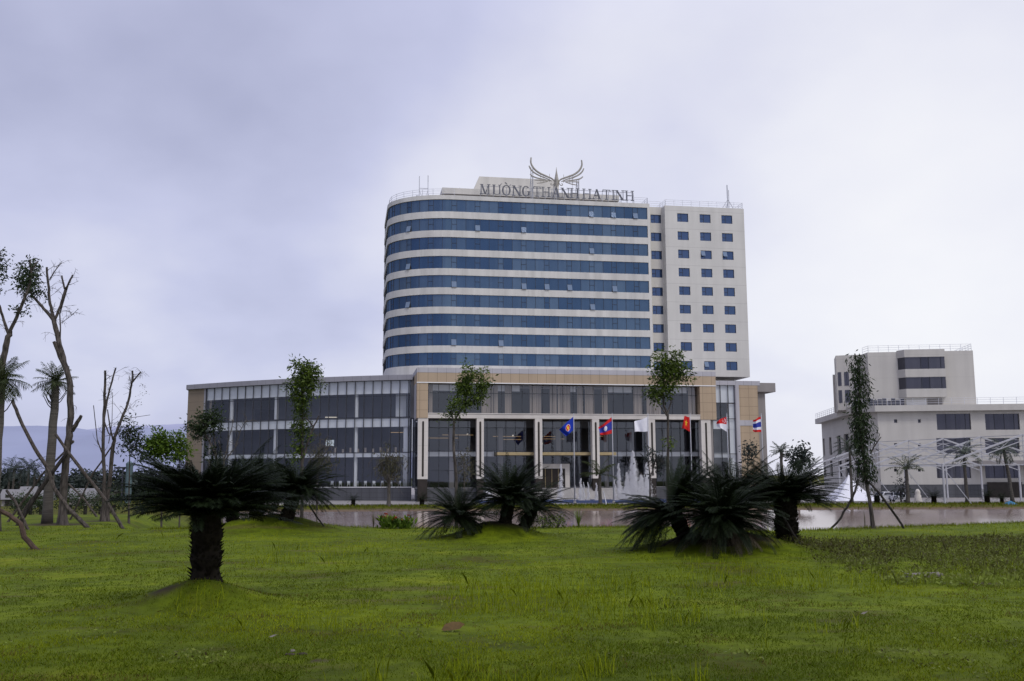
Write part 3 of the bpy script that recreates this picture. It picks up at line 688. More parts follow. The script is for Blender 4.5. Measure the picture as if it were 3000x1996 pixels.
b = MB(); arcslab(b, .1, GW, 11.9, 12.15, .4, 13.4); arcslab(b, .1, GW, 5.9, 6.15, .4, 13.4); arcslab(b, .1, GW, -.15, .1, .4, 13.4); hb(b, 'floor_slab', M['darkmid'])
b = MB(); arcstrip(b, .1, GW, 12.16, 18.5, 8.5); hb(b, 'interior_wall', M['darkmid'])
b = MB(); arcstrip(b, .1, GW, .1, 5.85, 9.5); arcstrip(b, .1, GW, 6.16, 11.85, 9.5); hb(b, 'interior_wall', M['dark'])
b = MB(); p = arc(26, 8.3); b.box(p[0] - 2.0, p[0] + 2.0, p[1] - 1.5, p[1] - 1, 12.2, 14.6); p = arc(12, 8.3); hb(b, 'partition_wall', M['dark'])
b = MB(); p = arc(1.5, 2); b.box(p[0] - .9, p[0] + .9, p[1], p[1] + .3, 12.3, 16.3); hb(b, 'partition_wall', M['white'])
b = MB(); p = arc(13.4, 4); b.box(p[0] - 1.3, p[0] + .9, p[1], p[1] + .2, 12.55, 12.72); hb(b, 'strip_light', M['bulb'])
b = MB(); p = arc(13.8, 5); b.box(p[0] - .75, p[0] + .75, p[1], p[1] + .1, 7.5, 8.6); hb(b, 'screen', M['tv'])
b = MB(); p = arc(2.0, 2); b.box(p[0] - 1.2, p[0] + 1.2, p[1], p[1] + .15, 9.6, 9.68); hb(b, 'strip_light', M['warm'])
# tables and chairs seen as pale shapes through the ground-floor glass
for i in range(9):
    p = arc(1.6 + i * 1.45, 1.6 + (i % 3) * .7); b = MB(); x, y = p
    for lx in (-.2, .2):
        for ly in (-.2, .2): b.box(x + lx - .03, x + lx + .03, y + ly - .03, y + ly + .03, .1, .65)
    b.box(x - .25, x + .25, y - .25, y + .25, .65, .73); b.box(x - .25, x + .25, y + .2, y + .26, .8, 1.25); hb(b, 'dining_chair', M['white'])
for i in range(10):
    p = arc(1.0 + i * 1.3, 1.3 + (i % 3) * .6); b = MB(); x, y = p
    b.box(x - .18, x + .18, y - .05, y + .25, 6.2, 6.85 + .2 * (i % 2)); hb(b, 'seat_back', M['curtain'])
# tan end panel, its flank, plinth
b = MB(); n = 8
arcslab(b, GW + .35, AW, .1, 18.6, -.1, 13.6, n); hb(b, 'stone_panel', M['tan_shaded'])
b = MB(); arcslab(b, GW, GW + .34, .1, 18.6, -.25, 1, 2); hb(b, 'steel_trim', M['silver_shaded'])
b = MB(); arcslab(b, -.2, AW + .2, GZ - .5, .12, -.35, 13.7); hb(b, 'granite_plinth', M['granite'])
b = MB(); arcstrip(b, -.2, AW + .2, .121, .24, -.42); hb(b, 'plinth_coping', M['white'])
# --- podium: right end
b = MB(); b.box(36.2, 47.9, 8.0, 20, 18.45, 19.25); hb(b, 'roof_fascia', M['silver'])
b = MB(); b.quad((36.2, 8.35, 0), (43.0, 8.35, 0), (43.0, 8.35, 18.44), (36.2, 8.35, 18.44)); eg = hb(b, 'end_glazing', M['glass'])
b = MB()
for u in (38.6, 40.2, 41.7): b.box(u - .06, u + .06, 8.22, 8.33, 0, 18.44)
for z in (5.8, 12.2, 15.1): b.box(36.2, 43.0, 8.21, 8.34, z, z + .12)
hb(b, 'mullion', M['frame'], eg)
b = MB(); b.box(36.3, 42.9, 8.55, 8.6, 15.2, 18.4); b.box(36.3, 42.9, 8.55, 8.6, 10.4, 11.9); b.box(36.3, 42.9, 8.55, 8.6, 5.2, 6.0); b.box(41.75, 42.9, 8.62, 8.7, 0, 15); hb(b, 'floor_edge', M['white'])
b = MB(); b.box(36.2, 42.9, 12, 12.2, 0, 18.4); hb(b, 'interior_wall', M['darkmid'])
b = MB(); b.box(43.0, 43.7, 7.9, 9, GZ, 18.44); b.box(43.7, 47.4, 7.96, 8.02, 11.0, 12.0); hb(b, 'steel_trim', M['silver'])
b = MB(); b.box(43.7, 47.4, 8.03, 20, GZ, 18.44); hb(b, 'stone_panel', M['tan'])
b = MB(); b.box(47.5, 50.6, 12, 24, GZ, 17.55); hb(b, 'side_block', M['grey_wall'])
b = MB(); b.box(47.95, 52.4, 11.2, 25, 17.56, 19.25); hb(b, 'side_roof_slab', M['grey_wall'])
b = MB(); b.box(36.0, 47.5, 7.6, 8.0, GZ, 0); hb(b, 'granite_plinth', M['granite'])
b = MB(); b.box(-16, 47, 10.1, 30, 18.7, 19.1); hb(b, 'podium_roof', M['conc'])

# ------------------------------------------------------------------ roof sign and emblem (stand on the roof: things of their own)
S = empty('rooftop_sign', (OX, OY, 0), TH, 'dark serif capital letters reading MUONG THANH HA TINH along the hotel roof edge', 'sign')
SV = 8.35; KU = .01373
def sx(px): return -4.2 + (px - 140) * KU
LZ = 52.75; LH = 1.88
def letter(ch, a, c):
    b = MB(); x0, x1 = sx(a), sx(c); W = x1 - x0; T = .17; t = .08; y0, y1 = SV, SV + .18
    def B(xa, xb, za, zb): b.box(xa, xb, y0, y1, LZ + za, LZ + zb)
    def serif(x, z, w=.30): B(x - w, x + w, z - (.09 if z > 1 else 0), z + (.09 if z < 1 else 0))
    def diag(xa, za, xb, zb, wd):
        b.hexa([(xa - wd / 2, y0 - .005, LZ + za), (xa + wd / 2, y0 - .005, LZ + za), (xa + wd / 2, y1 + .005, LZ + za), (xa - wd / 2, y1 + .005, LZ + za),
                (xb - wd / 2, y0 - .005, LZ + zb), (xb + wd / 2, y0 - .005, LZ + zb), (xb + wd / 2, y1 + .005, LZ + zb), (xb - wd / 2, y1 + .005, LZ + zb)])
    def stem(x, wd=T): B(x - wd / 2, x + wd / 2, .09, LH - .09); serif(x, 0); serif(x, LH)
    def ring(cx_, rx, rz, a0, a1, n=22, thick=.30, thin=.10):
        for i in range(n):
            q0, q1 = a0 + (a1 - a0) * i / n, a0 + (a1 - a0) * (i + 1) / n
            def pt(q, k):
                wdt = thin + (thick - thin) * abs(math.cos(q)); return (cx_ + (rx - k * wdt) * math.cos(q), LH / 2 + (rz - k * (thin + .02)) * math.sin(q))
            A, Bq, C_, D_ = pt(q0, 0), pt(q1, 0), pt(q1, 1), pt(q0, 1)
            b.hexa([(D_[0], y0, LZ + D_[1]), (A[0], y0, LZ + A[1]), (A[0], y1, LZ + A[1]), (D_[0], y1, LZ + D_[1]), (C_[0], y0, LZ + C_[1]), (Bq[0], y0, LZ + Bq[1]), (Bq[0], y1, LZ + Bq[1]), (C_[0], y1, LZ + C_[1])])
    def horn(x, z): diag(x, z, x + .22, z + .26, .14)
    if ch == 'M': stem(x0 + .15, t); stem(x1 - .18); diag(x0 + .5 * W, .05, x0 + .2, LH - .05, .26); diag(x0 + .5 * W, .05, x1 - .2, LH - .05, .13)
    if ch in 'UV':
        B(x0 + .05, x0 + .35, .4, LH - .09); serif(x0 + .2, LH); B(x1 - .28, x1 - .15, .4, LH - .09); serif(x1 - .2, LH, .24)
        n = 10; cxm = (x0 + x1) / 2 - .02; rx = (x1 - x0) / 2 - .13
        for i in range(n):
            q0, q1 = math.pi + math.pi * i / n, math.pi + math.pi * (i + 1) / n
            diag(cxm + rx * math.cos(q0), .45 + .4 * math.sin(q0), cxm + rx * math.cos(q1), .45 + .4 * math.sin(q1) + .02, .2)
        horn(x1 - .05, LH)
    if ch == 'O': ring((x0 + x1) / 2, W / 2, LH / 2 + .03, 0, 2 * math.pi); horn(x1 - .2, LH - .1); diag((x0 + x1) / 2 + .12, LH + .18, (x0 + x1) / 2 - .2, LH + .5, .2)
    if ch == 'N': stem(x0 + .17, t); stem(x1 - .17, t); diag(x1 - .2, .02, x0 + .15, LH - .02, .32)
    if ch == 'G':
        ring((x0 + x1) / 2, W / 2, LH / 2 + .03, .75, 2 * math.pi - .55); B(x1 - .32, x1 - .06, .25, .85); B(x1 - .5, x1 + .08, .82, .91)
    if ch == 'T': stem((x0 + x1) / 2); B(x0, (x0 + x1) / 2 - .31, LH - .11, LH - .002); B((x0 + x1) / 2 + .31, x1, LH - .11, LH - .002); B(x0, x0 + .09, LH - .4, LH - .12); B(x1 - .09, x1, LH - .4, LH - .12)
    if ch == 'H': stem(x0 + .22); stem(x1 - .22); B(x0 + .38, x1 - .38, LH / 2 - .05, LH / 2 + .06)
    if ch == 'A': diag(x0 + .15, .09, (x0 + x1) / 2, LH, .13); diag(x1 - .2, .09, (x0 + x1) / 2 + .02, LH, .32); serif(x0 + .15, 0, .24); serif(x1 - .2, 0); B(x0 + .42, x1 - .5, .62, .72)
    if ch == 'I': stem((x0 + x1) / 2)
    hb(b, 'letter', M['letter'], S)
for ch, a, c in (('M', 138, 258), ('U', 300, 405), ('O', 422, 540), ('N', 568, 682), ('G', 694, 800), ('T', 848, 945), ('H', 962, 1075), ('A', 1108, 1205), ('N', 1228, 1338), ('H', 1358, 1472), ('H', 1525, 1640), ('A', 1660, 1772), ('T', 1800, 1908), ('I', 1928, 1968), ('N', 1985, 2098), ('H', 2118, 2232)):
    letter(ch, a, c)
b = MB()
for z in (52.95, 54.35): b.bar((-4.3, SV + .3, z), (24.6, SV + .3, z), .07)
u = -4.2
while u < 24.7: b.bar((u, SV + .32, 51.9), (u, SV + .32, 54.35), .06); b.bar((u, SV + .32, 54.2), (u, SV + 1.6, 51.75), .05); u += 1.2
hb(b, 'support_frame', M['steel'], S)

E_ = empty('rooftop_emblem', (OX, OY, 0), TH, 'weathered metal emblem of outspread feathered wings around a pointed spire on the roof', 'emblem')
EV = 10.0
def ep(x, y): return (sx(x) + .05, EV, LZ + .1 + (601 + .0475 * x - y) * .01365)
feath = [([(838, 70), (833, 130), (850, 185), (892, 242), (960, 292), (1060, 338), (1130, 372), (1158, 410), (1163, 470)], .30),
         ([(808, 185), (830, 232), (880, 282), (960, 328), (1060, 368), (1125, 405)], .24), ([(822, 302), (860, 335), (930, 360), (1020, 378), (1100, 400)], .22),
         ([(880, 385), (950, 388), (1060, 402)], .17), ([(912, 430), (980, 424), (1070, 405)], .15), ([(1158, 405), (1145, 445), (1122, 457), (1106, 445), (1112, 430), (1124, 432)], .13)]
def smooth_path(p, n=5):
    out = []; P = [Vector(q) for q in p]
    for i in range(len(P) - 1):
        p0, p1, p2, p3 = P[max(i - 1, 0)], P[i], P[i + 1], P[min(i + 2, len(P) - 1)]
        for k in range(n):
            t = k / n; out.append(.5 * ((2 * p1) + (p2 - p0) * t + (2 * p0 - 5 * p1 + 4 * p2 - p3) * t * t + (3 * p1 - p0 - 3 * p2 + p3) * t ** 3))
    return out + [P[-1]]
for mir in (0, 1):
    b = MB()
    for pts, r in feath:
        q = [(x, y) if not mir else (2 * 1188 - x, y + (2 * 1188 - 2 * x) * .0475) for x, y in pts]
        q = smooth_path([ep(*w_) for w_ in q]); n = len(q)
        b.tube(q, [r * (.35 + .65 * math.sin(math.pi * min(1, .18 + .8 * i / n))) * .62 for i in range(n)], 6)
    for x in (965, 1010, 1090):
        xx = x if not mir else 2 * 1188 - x; dy = 0 if not mir else (2 * 1188 - 2 * x) * .0475
        b.bar(ep(xx, 300 + dy), ep(xx, 415 + dy), .06)
    hb(b, 'wing', M['emblem'], E_)
b = MB(); A = ep(1186, 205)
b.tube([ep(1186, 480), ep(1186, 440), ep(1186, 385), ep(1186, 340), ep(1186, 270), A], [.2, .3, .42, .30, .12, .02], 8); hb(b, 'spire', M['emblem'], E_)
for xm, yt in ((850, 200), (1172, 400), (1487, 380)):
    b = MB(); zb = 51.72
    for dx in (-14, 14):
        t_ = ep(xm + dx, yt); b.bar((t_[0], EV + .25, zb), (t_[0], EV + .25, t_[2]), .10); b.bar((t_[0], EV + 1.2, zb), (t_[0], EV + 1.2, zb + 3.5), .09); b.bar((t_[0], EV + 1.2, zb + 3.5), (t_[0], EV + .25, min(t_[2], zb + 5.5)), .07)
    zz = zb; l, r = ep(xm - 14, 0)[0], ep(xm + 14, 0)[0]; sgn = 1
    while zz + .7 < ep(xm, yt)[2]:
        b.bar((l if sgn > 0 else r, EV + .25, zz), (r if sgn > 0 else l, EV + .25, zz + .7), .05); zz += .7; sgn = -sgn
    hb(b, 'mast', M['steel'], E_)

def antenna(label, u, v, z0, parts):
    A_ = empty('rooftop_antenna', (0, 0, 0), 0, label, 'antenna'); c, s = math.cos(TH), math.sin(TH)
    W = Vector((OX + u * c - v * s, OY + u * s + v * c, z0)); A_.location = W; A_.rotation_euler = (0, 0, TH)
    for nm, bars in parts:
        b = MB()
        for p, q, wd in bars: b.bar(p, q, wd)
        b.build(nm, M['steel'], A_, world=False)
antenna('twin-post antenna frame beside the curved roof end of the hotel', -14.3, 13.0, 51.7, [
    ('post', [((-.75, 0, 0), (-.75, 0, 5.3), .12)]), ('post', [((.85, 0, 0), (.85, 0, 5.5), .12)]),
    ('cross_brace', [((-.75, 0, 3.0), (.85, 0, 3.0), .08), ((-.75, 0, 2.7), (.2, 0, 0), .07), ((.85, 0, 2.6), (.1, 0, .5), .07), ((.85, 0, 2), (2.0, .5, 0), .07), ((-.75, 0, 1.4), (-1.3, -.2, 1.4), .3)])])
antenna('short pair of thin rods behind the low roof slab', -7.2, 20.0, 54.46, [('rod', [((0, 0, 0), (0, 0, 2.6), .08)]), ('rod', [((.45, 0, 0), (.45, 0, 2.8), .08)])])
antenna('tripod antenna mast on the right-hand wing roof', 43.9, 10.6, 51.4, [
    ('mast', [((0, 0, 0), (0, 0, 5.6), .13), ((.3, .1, 0), (.3, .1, 5.0), .09)]),
    ('stay_leg', [((0, 0, 3), (-1.9, .2, 0), .09)]), ('stay_leg', [((.1, 0, 3), (2.0, .2, 0), .09)]), ('stay_leg', [((.1, 0, 3), (.2, 2.4, 0), .09)]),
    ('aerial', [((-.05, -.1, 3.4), (-.05, -.1, 5.9), .16)])])
antenna('thin lightning rod behind the wing emblem', 14.4, 15.0, 54.46, [('rod', [((0, 0, 0), (0, 0, 4.2), .06)]), ('tip', [((-.25, 0, 4.2), (.25, 0, 4.2), .1)])])
#@@PART3
# ------------------------------------------------------------------ annex building on the right
ATH = rad(-7.4); P0 = at(2750, 1395, 178); AO = Vector((P0.x, P0.y, 0))
AU = Vector((math.cos(ATH), math.sin(ATH), 0)); AV = Vector((-math.sin(ATH), math.cos(ATH), 0))
def ann(x, y, v=0):
    d = cF * FPX + cR * (x - 1500) + cU * (998 - y); C = Vector((0, 0, EYE))
    t = ((AO + AV * v - C).dot(AV)) / d.dot(AV); q = C + d * t - AO; return q.dot(AU), q.z
def flank(x, y, u):
    d = cF * FPX + cR * (x - 1500) + cU * (998 - y); C = Vector((0, 0, EYE))
    t = ((AO + AU * u - C).dot(AU)) / d.dot(AU); q = C + d * t - AO; return q.dot(AV), q.z
A = empty('annex_building', AO, ATH, 'low cream annex with dark windows, stepped upper block and roof railings at the right', 'building')
def ab(b, name, mats, parent=A, smooth=False): return b.build(name, mats, parent, smooth, world=False)
UL = ann(2575, 1300)[0]           # left end of the lower front wall
RZ1 = ann(2760, 1187)[1]; RZ0 = ann(2760, 1205)[1]
rects = []
for x0, x1 in ((2743, 2846), (2885, 2989)):
    for y0, y1 in ((1213, 1259), (1284, 1329), (1359, 1401)):
        a, z1 = ann(x0, y0); c, z0 = ann(x1, y1); rects.append((a, c, z0, z1))
for x0, x1 in ((2619, 2629), (2689, 2698)):
    for y0, y1 in ((1229, 1239), (1299, 1308), (1373, 1382)):
        a, z1 = ann(x0, y0); c, z0 = ann(x1, y1); rects.append((a, c, z0, z1))
b = MB(); wall_holes(b, UL, 46, GZ, RZ0, 0, rects, .4)
b.quad((UL - 2.6, 3.5, GZ), (UL, 0, GZ), (UL, 0, RZ0), (UL - 2.6, 3.5, RZ0))
FU = UL - 2.6; FE = flank(2389, 1260, FU - 1.2)[0]
fl = []
for x0, x1 in ((2411, 2416), (2429, 2436), (2453, 2463), (2473, 2486), (2500, 2516)):
    for y0, y1 in ((1262, 1299), (1319, 1352)):
        v0 = flank(x1, 1300, FU)[0]; v1 = flank(x0, 1300, FU)[0]; fl.append((min(v0, v1), min(FE - 1.5, max(v0, v1)), 6.2 if y0 < 1300 else 1.6, 10.0 if y0 < 1300 else 5.0))
# flank wall: holes built in a turned copy of the same routine
b2 = MB(); wall_holes(b2, 3.5, FE - 1, GZ, RZ0, 0, fl, .4)
n0 = len(b.v); b.v += [(FU + y, x, z) for x, y, z in b2.v]; b.f += [tuple(n0 + i for i in f[::-1]) for f in b2.f]; b.mi += b2.mi; b.tone += b2.tone
b.quad((46, 0, GZ), (46, 60, GZ), (46, 60, RZ0), (46, 0, RZ0))
ab(b, 'lower_wall', M['annex'])
for i, (a, c, z0, z1) in enumerate(rects):
    b = MB(); n = max(1, int((c - a) / .8))
    for j in range(n):
        xa, xb = a + (c - a) * j / n, a + (c - a) * (j + 1) / n
        b.quad((xa, .38, z0), (xb, .38, z0), (xb, .38, z1), (xa, .38, z1), rg.uniform(0, .55) if z0 > 3 else rg.uniform(0, 1))
    wn_ = ab(b, 'window', M['annexglass'])
    b = MB()
    for j in range(0, n + 1, 2):
        x = a + (c - a) * j / n; b.box(x - .04, x + .04, .3, .37, z0, z1)
    ab(b, 'window_frame', M['frame'], wn_)
for a, c, z0, z1 in fl:
    b = MB(); b.quad((FU + .36, c, z0), (FU + .36, a, z0), (FU + .36, a, z1), (FU + .36, c, z1), rg.uniform(.5, 1)); wn_ = ab(b, 'window', M['annexglass'])
    b = MB(); m_ = (a + c) / 2; b.box(FU + .28, FU + .35, m_ - .05, m_ + .05, z0, z1); ab(b, 'window_frame', M['frame'], wn_)
b = MB(); b.prism([(UL - .6, -1.0), (46, -1.0), (46, FE), (FU - 1.2, FE), (FU - 1.2, 3.0)], RZ0 + .01, RZ1); ab(b, 'roof_fascia', M['annex'])
b = MB(); rail(b, [(FU - 1.0, FE), (FU - 1.0, 3.0), (UL - .5, -.8), (45, -.8)], RZ1, 1.2, 2.2); ab(b, 'roof_railing', M['railing'])
b = MB(); zb = ann(2700, 1420)[1]; b.box(UL - .1, 46, -.18, -.01, GZ, zb); ab(b, 'granite_base', M['granite'])
a, _ = ann(2888, 1380); c, _ = ann(2990, 1380); b = MB(); b.box(a, c, -.3, -.185, GZ, zb + .4); ab(b, 'entrance_opening', M['slot'])
a, z1 = ann(2865, 1350, -3); c, z0 = ann(3030, 1362, -3); b = MB(); b.box(a, c + 6, -3.4, -.05, z0, z1); ab(b, 'entrance_canopy', M['grey_wall'])
# upper block
V0 = 4.0
ux = lambda x, y, v=V0: ann(x, y, v)
uA, zt = ux(2541, 1033); uR, _ = ux(2855, 1100); uB0, _ = ux(2634, 1060, 2.4); uB1, _ = ux(2771, 1060, 2.4)
fp = [(uA, V0), (uR, V0), (uR + .4, 26), (uA + 1, 26), (uA - 3.6, 15), (uA - 4.1, 14.5), (uA - 5.0, 8.2), (uA - .4, 7.2)]
b = MB(); b.prism(fp, RZ1 - .2, zt); ab(b, 'upper_wall', M['annex'])
b = MB(); rail(b, [(uA - .2, 7.2), (uA + .2, V0 + .2), (uR - .2, V0 + .2), (uR, 20)], zt, 1.25, 1.7); ab(b, 'roof_railing', M['railing'])
zz = [ux(2700, q, 2.4)[1] for q in (1024, 1046, 1081, 1105, 1139, 1164)]
b = MB()
for a, c in ((0, 1), (2, 3), (4, 5)): b.prism([(uB0 + 1.0, 2.4), (uB1 - .1, 2.4), (uB1, 3.98), (uB0, 3.98)], zz[c], zz[a])
ab(b, 'bay_window_wall', M['annex'])
for a, c in ((1, 2), (3, 4)):
    b = MB(); n = 10
    for j in range(n):
        xa = uB0 + 1.05 + (uB1 - uB0 - 1.2) * j / n; xb = uB0 + 1.05 + (uB1 - uB0 - 1.2) * (j + 1) / n
        b.quad((xa, 2.6, zz[c]), (xb, 2.6, zz[c]), (xb, 2.6, zz[a]), (xa, 2.6, zz[a]), (1.0 if j not in (4, 5) else 0.0) * rg.uniform(.6, 1))
    b.quad((uB0 + .15, 3.97, zz[c]), (uB0 + 1.05, 2.6, zz[c]), (uB0 + 1.05, 2.6, zz[a]), (uB0 + .15, 3.97, zz[a]), .5); wn_ = ab(b, 'window', M['annexglass'])
    b = MB()
    for j in (0, 4, 6, 9): xa = uB0 + 1.05 + (uB1 - uB0 - 1.2) * j / n; b.box(xa - .05, xa + .05, 2.5, 2.59, zz[c], zz[a])
    ab(b, 'window_frame', M['frame'], wn_)
b = MB(); a, _ = ux(2655, 1175); c, _ = ux(2714, 1175); b.box(a, c, V0 - .06, V0 + .5, RZ1, zz[5] - .25); ab(b, 'terrace_opening', M['white'])
b = MB(); a2, _ = ux(2718, 1175); c2, _ = ux(2760, 1175); b.box(a2, c2, V0 - .05, V0 + .5, RZ1, zz[5] - .05); ab(b, 'terrace_door', M['grey_wall'])
b = MB(); a, _ = ux(2545, 1175, 2.0); c, _ = ux(2650, 1175, 2.0)
for j in range(8): x = a + (c - a) * j / 8; b.box(x + .1, x + .8, 2.2, 2.3, RZ1 + .1, RZ1 + .1 + rg.uniform(.9, 1.5))
ab(b, 'terrace_glass_screen', M['annexglass'])
for (px0, px1) in ((2451, 2461), (2469, 2482)):
    for y0, y1 in ((1090, 1130), (1143, 1180)):
        # windows in the slanted upper-left facet
        t0, t1 = [(q - 2448) / (2520 - 2448) for q in (px0, px1)]
        p0 = Vector((uA - 5.0, 8.14)); p1 = Vector((uA - .4, 7.14)); a, c = p0.lerp(p1, t0), p0.lerp(p1, t1)
        z1, z0 = ux(2500, y0, 8)[1], ux(2500, y1, 8)[1]; b = MB(); b.quad((a.x, a.y, z0), (c.x, c.y, z0), (c.x, c.y, z1), (a.x, a.y, z1), 1); wn_ = ab(b, 'window', M['annexglass'])
        m_ = a.lerp(c, .55); b = MB(); b.box(m_.x - .05, m_.x + .05, m_.y - .06, m_.y - .01, z0, z1); ab(b, 'window_frame', M['frame'], wn_)
b = MB(); b.prism([(uA - 4.4, 15.1), (uA, 15.1), (uA, 17.4), (uA - 4.0, 17.4)], RZ1 - .1, zt - 3.0); ab(b, 'stair_tower', M['annex'])

# ------------------------------------------------------------------ white steel pavilion skeleton
c0 = at(2840, 1465, 150)
PAV = empty('pavilion_frame', (c0.x, 150, PZ), 0, 'bare pale steel frame of a gabled pavilion standing in front of the annex', 'steel frame')
def gable(Xc, Y, W, ze, za):
    b = MB(); L, R2, C_ = Vector((Xc - W / 2, Y, ze)), Vector((Xc + W / 2, Y, ze)), Vector((Xc, Y, za))
    for p in (L, R2): b.bar((p.x, Y, PZ), p, .24)
    for q in (L, R2):
        b.bar(q, C_, .23); lo = Vector((0, 0, -.8)); b.bar(q + lo, C_ + lo, .11)
        for k in range(7):
            t0, t1 = k / 7, (k + 1) / 7; b.bar(q.lerp(C_, t0) + (lo if k % 2 else Vector()), q.lerp(C_, t1) + (Vector() if k % 2 else lo), .06)
    b.bar(L, R2, .06); b.bar(C_, (Xc, Y, ze), .08)
    b.bar((L.x, Y, ze - .4), (L.x + 3.3, Y - 1.0, PZ), .10)
    b.build('gable_truss', M['pale_steel'], PAV); return L, C_, R2
fr = []
for i in range(5):
    Y = 142 + i * 7.2; Xc = 73.0 - i * 2.6 + .6; fr.append(gable(Xc + .0, Y, 23.5, 3.4, 7.6))
for t in (0, .33, .66, 1):
    b = MB()
    for s in (0, 2):
        if s == 2 and t == 1: continue
        for q, r in zip(fr[:-1], fr[1:]): b.bar(q[s].lerp(q[1], t), r[s].lerp(r[1], t), .07)
    b.build('purlin', M['steel'], PAV)
# ------------------------------------------------------------------ marquee tent
p = at(2490, 1471, 151); T = empty('marquee_tent', (p.x, 151, PZ), 0, 'white peaked marquee tent on the plaza by the annex', 'tent')
b = MB(); n = 9; r0_ = 3.4; hh = 4.15
for s in range(4):
    a0, a1 = math.pi / 4 + s * math.pi / 2, math.pi / 4 + (s + 1) * math.pi / 2
    for k in range(n):
        def pt(q, a, e): r = r0_ * 1.35 * (1 - q) ** 1.35 + .05; return (p.x + r * math.cos(a), 151 + r * math.sin(a), PZ + .25 + (hh - .25) * q)
        A0, A1, B0, B1 = pt(k / n, a0, 0), pt(k / n, a1, 0), pt((k + 1) / n, a0, 0), pt((k + 1) / n, a1, 0)
        b.quad(A0, A1, B1, B0)
b.build('canopy', M['tent'], T)
b = MB(); b.tube([(p.x, 151, PZ), (p.x, 151, PZ + hh + .25)], .06, 6); b.build('centre_pole', M['steel'], T)
for s in range(4):
    a = math.pi / 4 + s * math.pi / 2; b = MB(); x, y = p.x + r0_ * 1.38 * math.cos(a), 151 + r0_ * 1.38 * math.sin(a); b.tube([(x, y, PZ), (x, y, PZ + .5)], .05, 6); b.build('corner_post', M['steel'], T)
# ------------------------------------------------------------------ parked cars
def car(px, Y, rz, label):
    q = at(px, 1470, Y); C_ = empty('parked_car', (q.x, Y, PZ), rz, label, 'car', 'white cars parked beside the tent')
    prof = [(-2.1, .35), (-2.15, .75), (-1.95, .95), (-1.35, 1.05), (-.75, 1.48), (.6, 1.50), (1.35, 1.08), (2.05, .92), (2.15, .6), (2.1, .35)]
    b = MB(); secs = [(-.84, .97, .0), (-.78, 1, 0), (.78, 1, 0), (.84, .97, 0)]
    for (y0, s0, _), (y1, s1, _) in zip(secs[:-1], secs[1:]):
        for i in range(len(prof) - 1):
            (x0, z0), (x1, z1) = prof[i], prof[i + 1]; k0 = lambda z, yy: yy * (.82 if z > 1.3 else 1)
            b.quad((x0 * s0, k0(z0, y0), z0), (x1 * s0, k0(z1, y0), z1), (x1 * s1, k0(z1, y1), z1), (x0 * s1, k0(z0, y1), z0))
    for sgn in (-1, 1): b.poly([(x * .97, .84 * sgn * (.82 if z > 1.3 else 1), z) for x, z in (prof if sgn < 0 else prof[::-1])])
    b.build('body', M['carpaint'], C_, world=False)
    for sgn in (-1, 1):
        b = MB(); b.poly([(-1.2, sgn * .85, 1.05), (1.15, sgn * .85, 1.07), (.55, sgn * .735, 1.42), (-.68, sgn * .735, 1.41)]); b.build('side_window', M['annexglass'], C_, world=False)
        for x in (-1.3, 1.3):
            b = MB(); b.tube([(x, sgn * .7, .32), (x, sgn * .87, .32)], .32, 14); b.build('wheel', M['rubber'], C_, world=False)
    for x, x2 in ((1.36, .64), (-1.33, -.76)):
        b = MB(); e = .02 if x > 0 else -.02; b.quad((x + e, -.72, 1.09), (x + e, .72, 1.09), (x2 + e, .6, 1.47), (x2 + e, -.6, 1.47)); b.build('windscreen' if x > 0 else 'rear_window', M['annexglass'], C_, world=False)
car(2590, 153, rad(35), 'white parked car nearest the tent, partly behind a small cycad')
car(2630, 151, rad(80), 'white parked car seen end-on beside a plaza palm')

# ------------------------------------------------------------------ flagpoles and flags
FD = 149.5
FM = {k: simple('flag_' + k, c, .8, .06, spec=.1) for k, c in dict(red=(.62, .03, .03), blue=(.02, .05, .42), navy=(.04, .06, .36), white=(.82, .82, .88), yellow=(.8, .6, .05)).items()}
KEYS = ['red', 'blue', 'navy', 'white', 'yellow']; KI = {k: i for i, k in enumerate(KEYS)}
def star(s, t, cx, cy, r, asp, n=5):
    x, y = (s - cx) * asp, t - cy; d = math.hypot(x, y); a = math.atan2(x, y)
    k = math.pi / n; a = (a + k) % (2 * k) - k; R2 = r * math.cos(math.pi * 2 / n) / math.cos(math.pi * 2 / n - abs(a)) if True else r
    return d < R2 * 1.0
def fA(s, t):
    x, y = (s - .48) * 1.4, t - .5; d = math.hypot(x, y)
    if d < .27:
        if d > .235: return 'white'
        return 'yellow' if abs(x) < .085 and abs(y) < .17 and (abs(abs(x) - .035) < .03 or abs(y) < .05) else 'red'
    return 'blue'
def fL(s, t):
    if t < .25 or t > .75: return 'red'
    return 'white' if math.hypot((s - .5) * 1.5, t - .5) < .2 else 'navy'
def fW(s, t): return 'white'
def fV(s, t): return 'yellow' if star(s, 1 - t, .5, .5, .30, 1.5) else 'red'
def fS(s, t):
    if t > .5: return 'white'
    c1 = math.hypot((s - .20) * 1.5, t - .25) < .17; c2 = math.hypot((s - .255) * 1.5, t - .25) < .16
    if c1 and not c2: return 'white'
    for q in range(5):
        a = 2 * math.pi * q / 5; 
        if math.hypot((s - .36) * 1.5 - .10 * math.sin(a), t - .25 + .10 * math.cos(a)) < .034: return 'white'
    return 'red'
def fT(s, t): return 'red' if t < 1 / 6 or t > 5 / 6 else ('white' if t < 1 / 3 or t > 2 / 3 else 'navy')
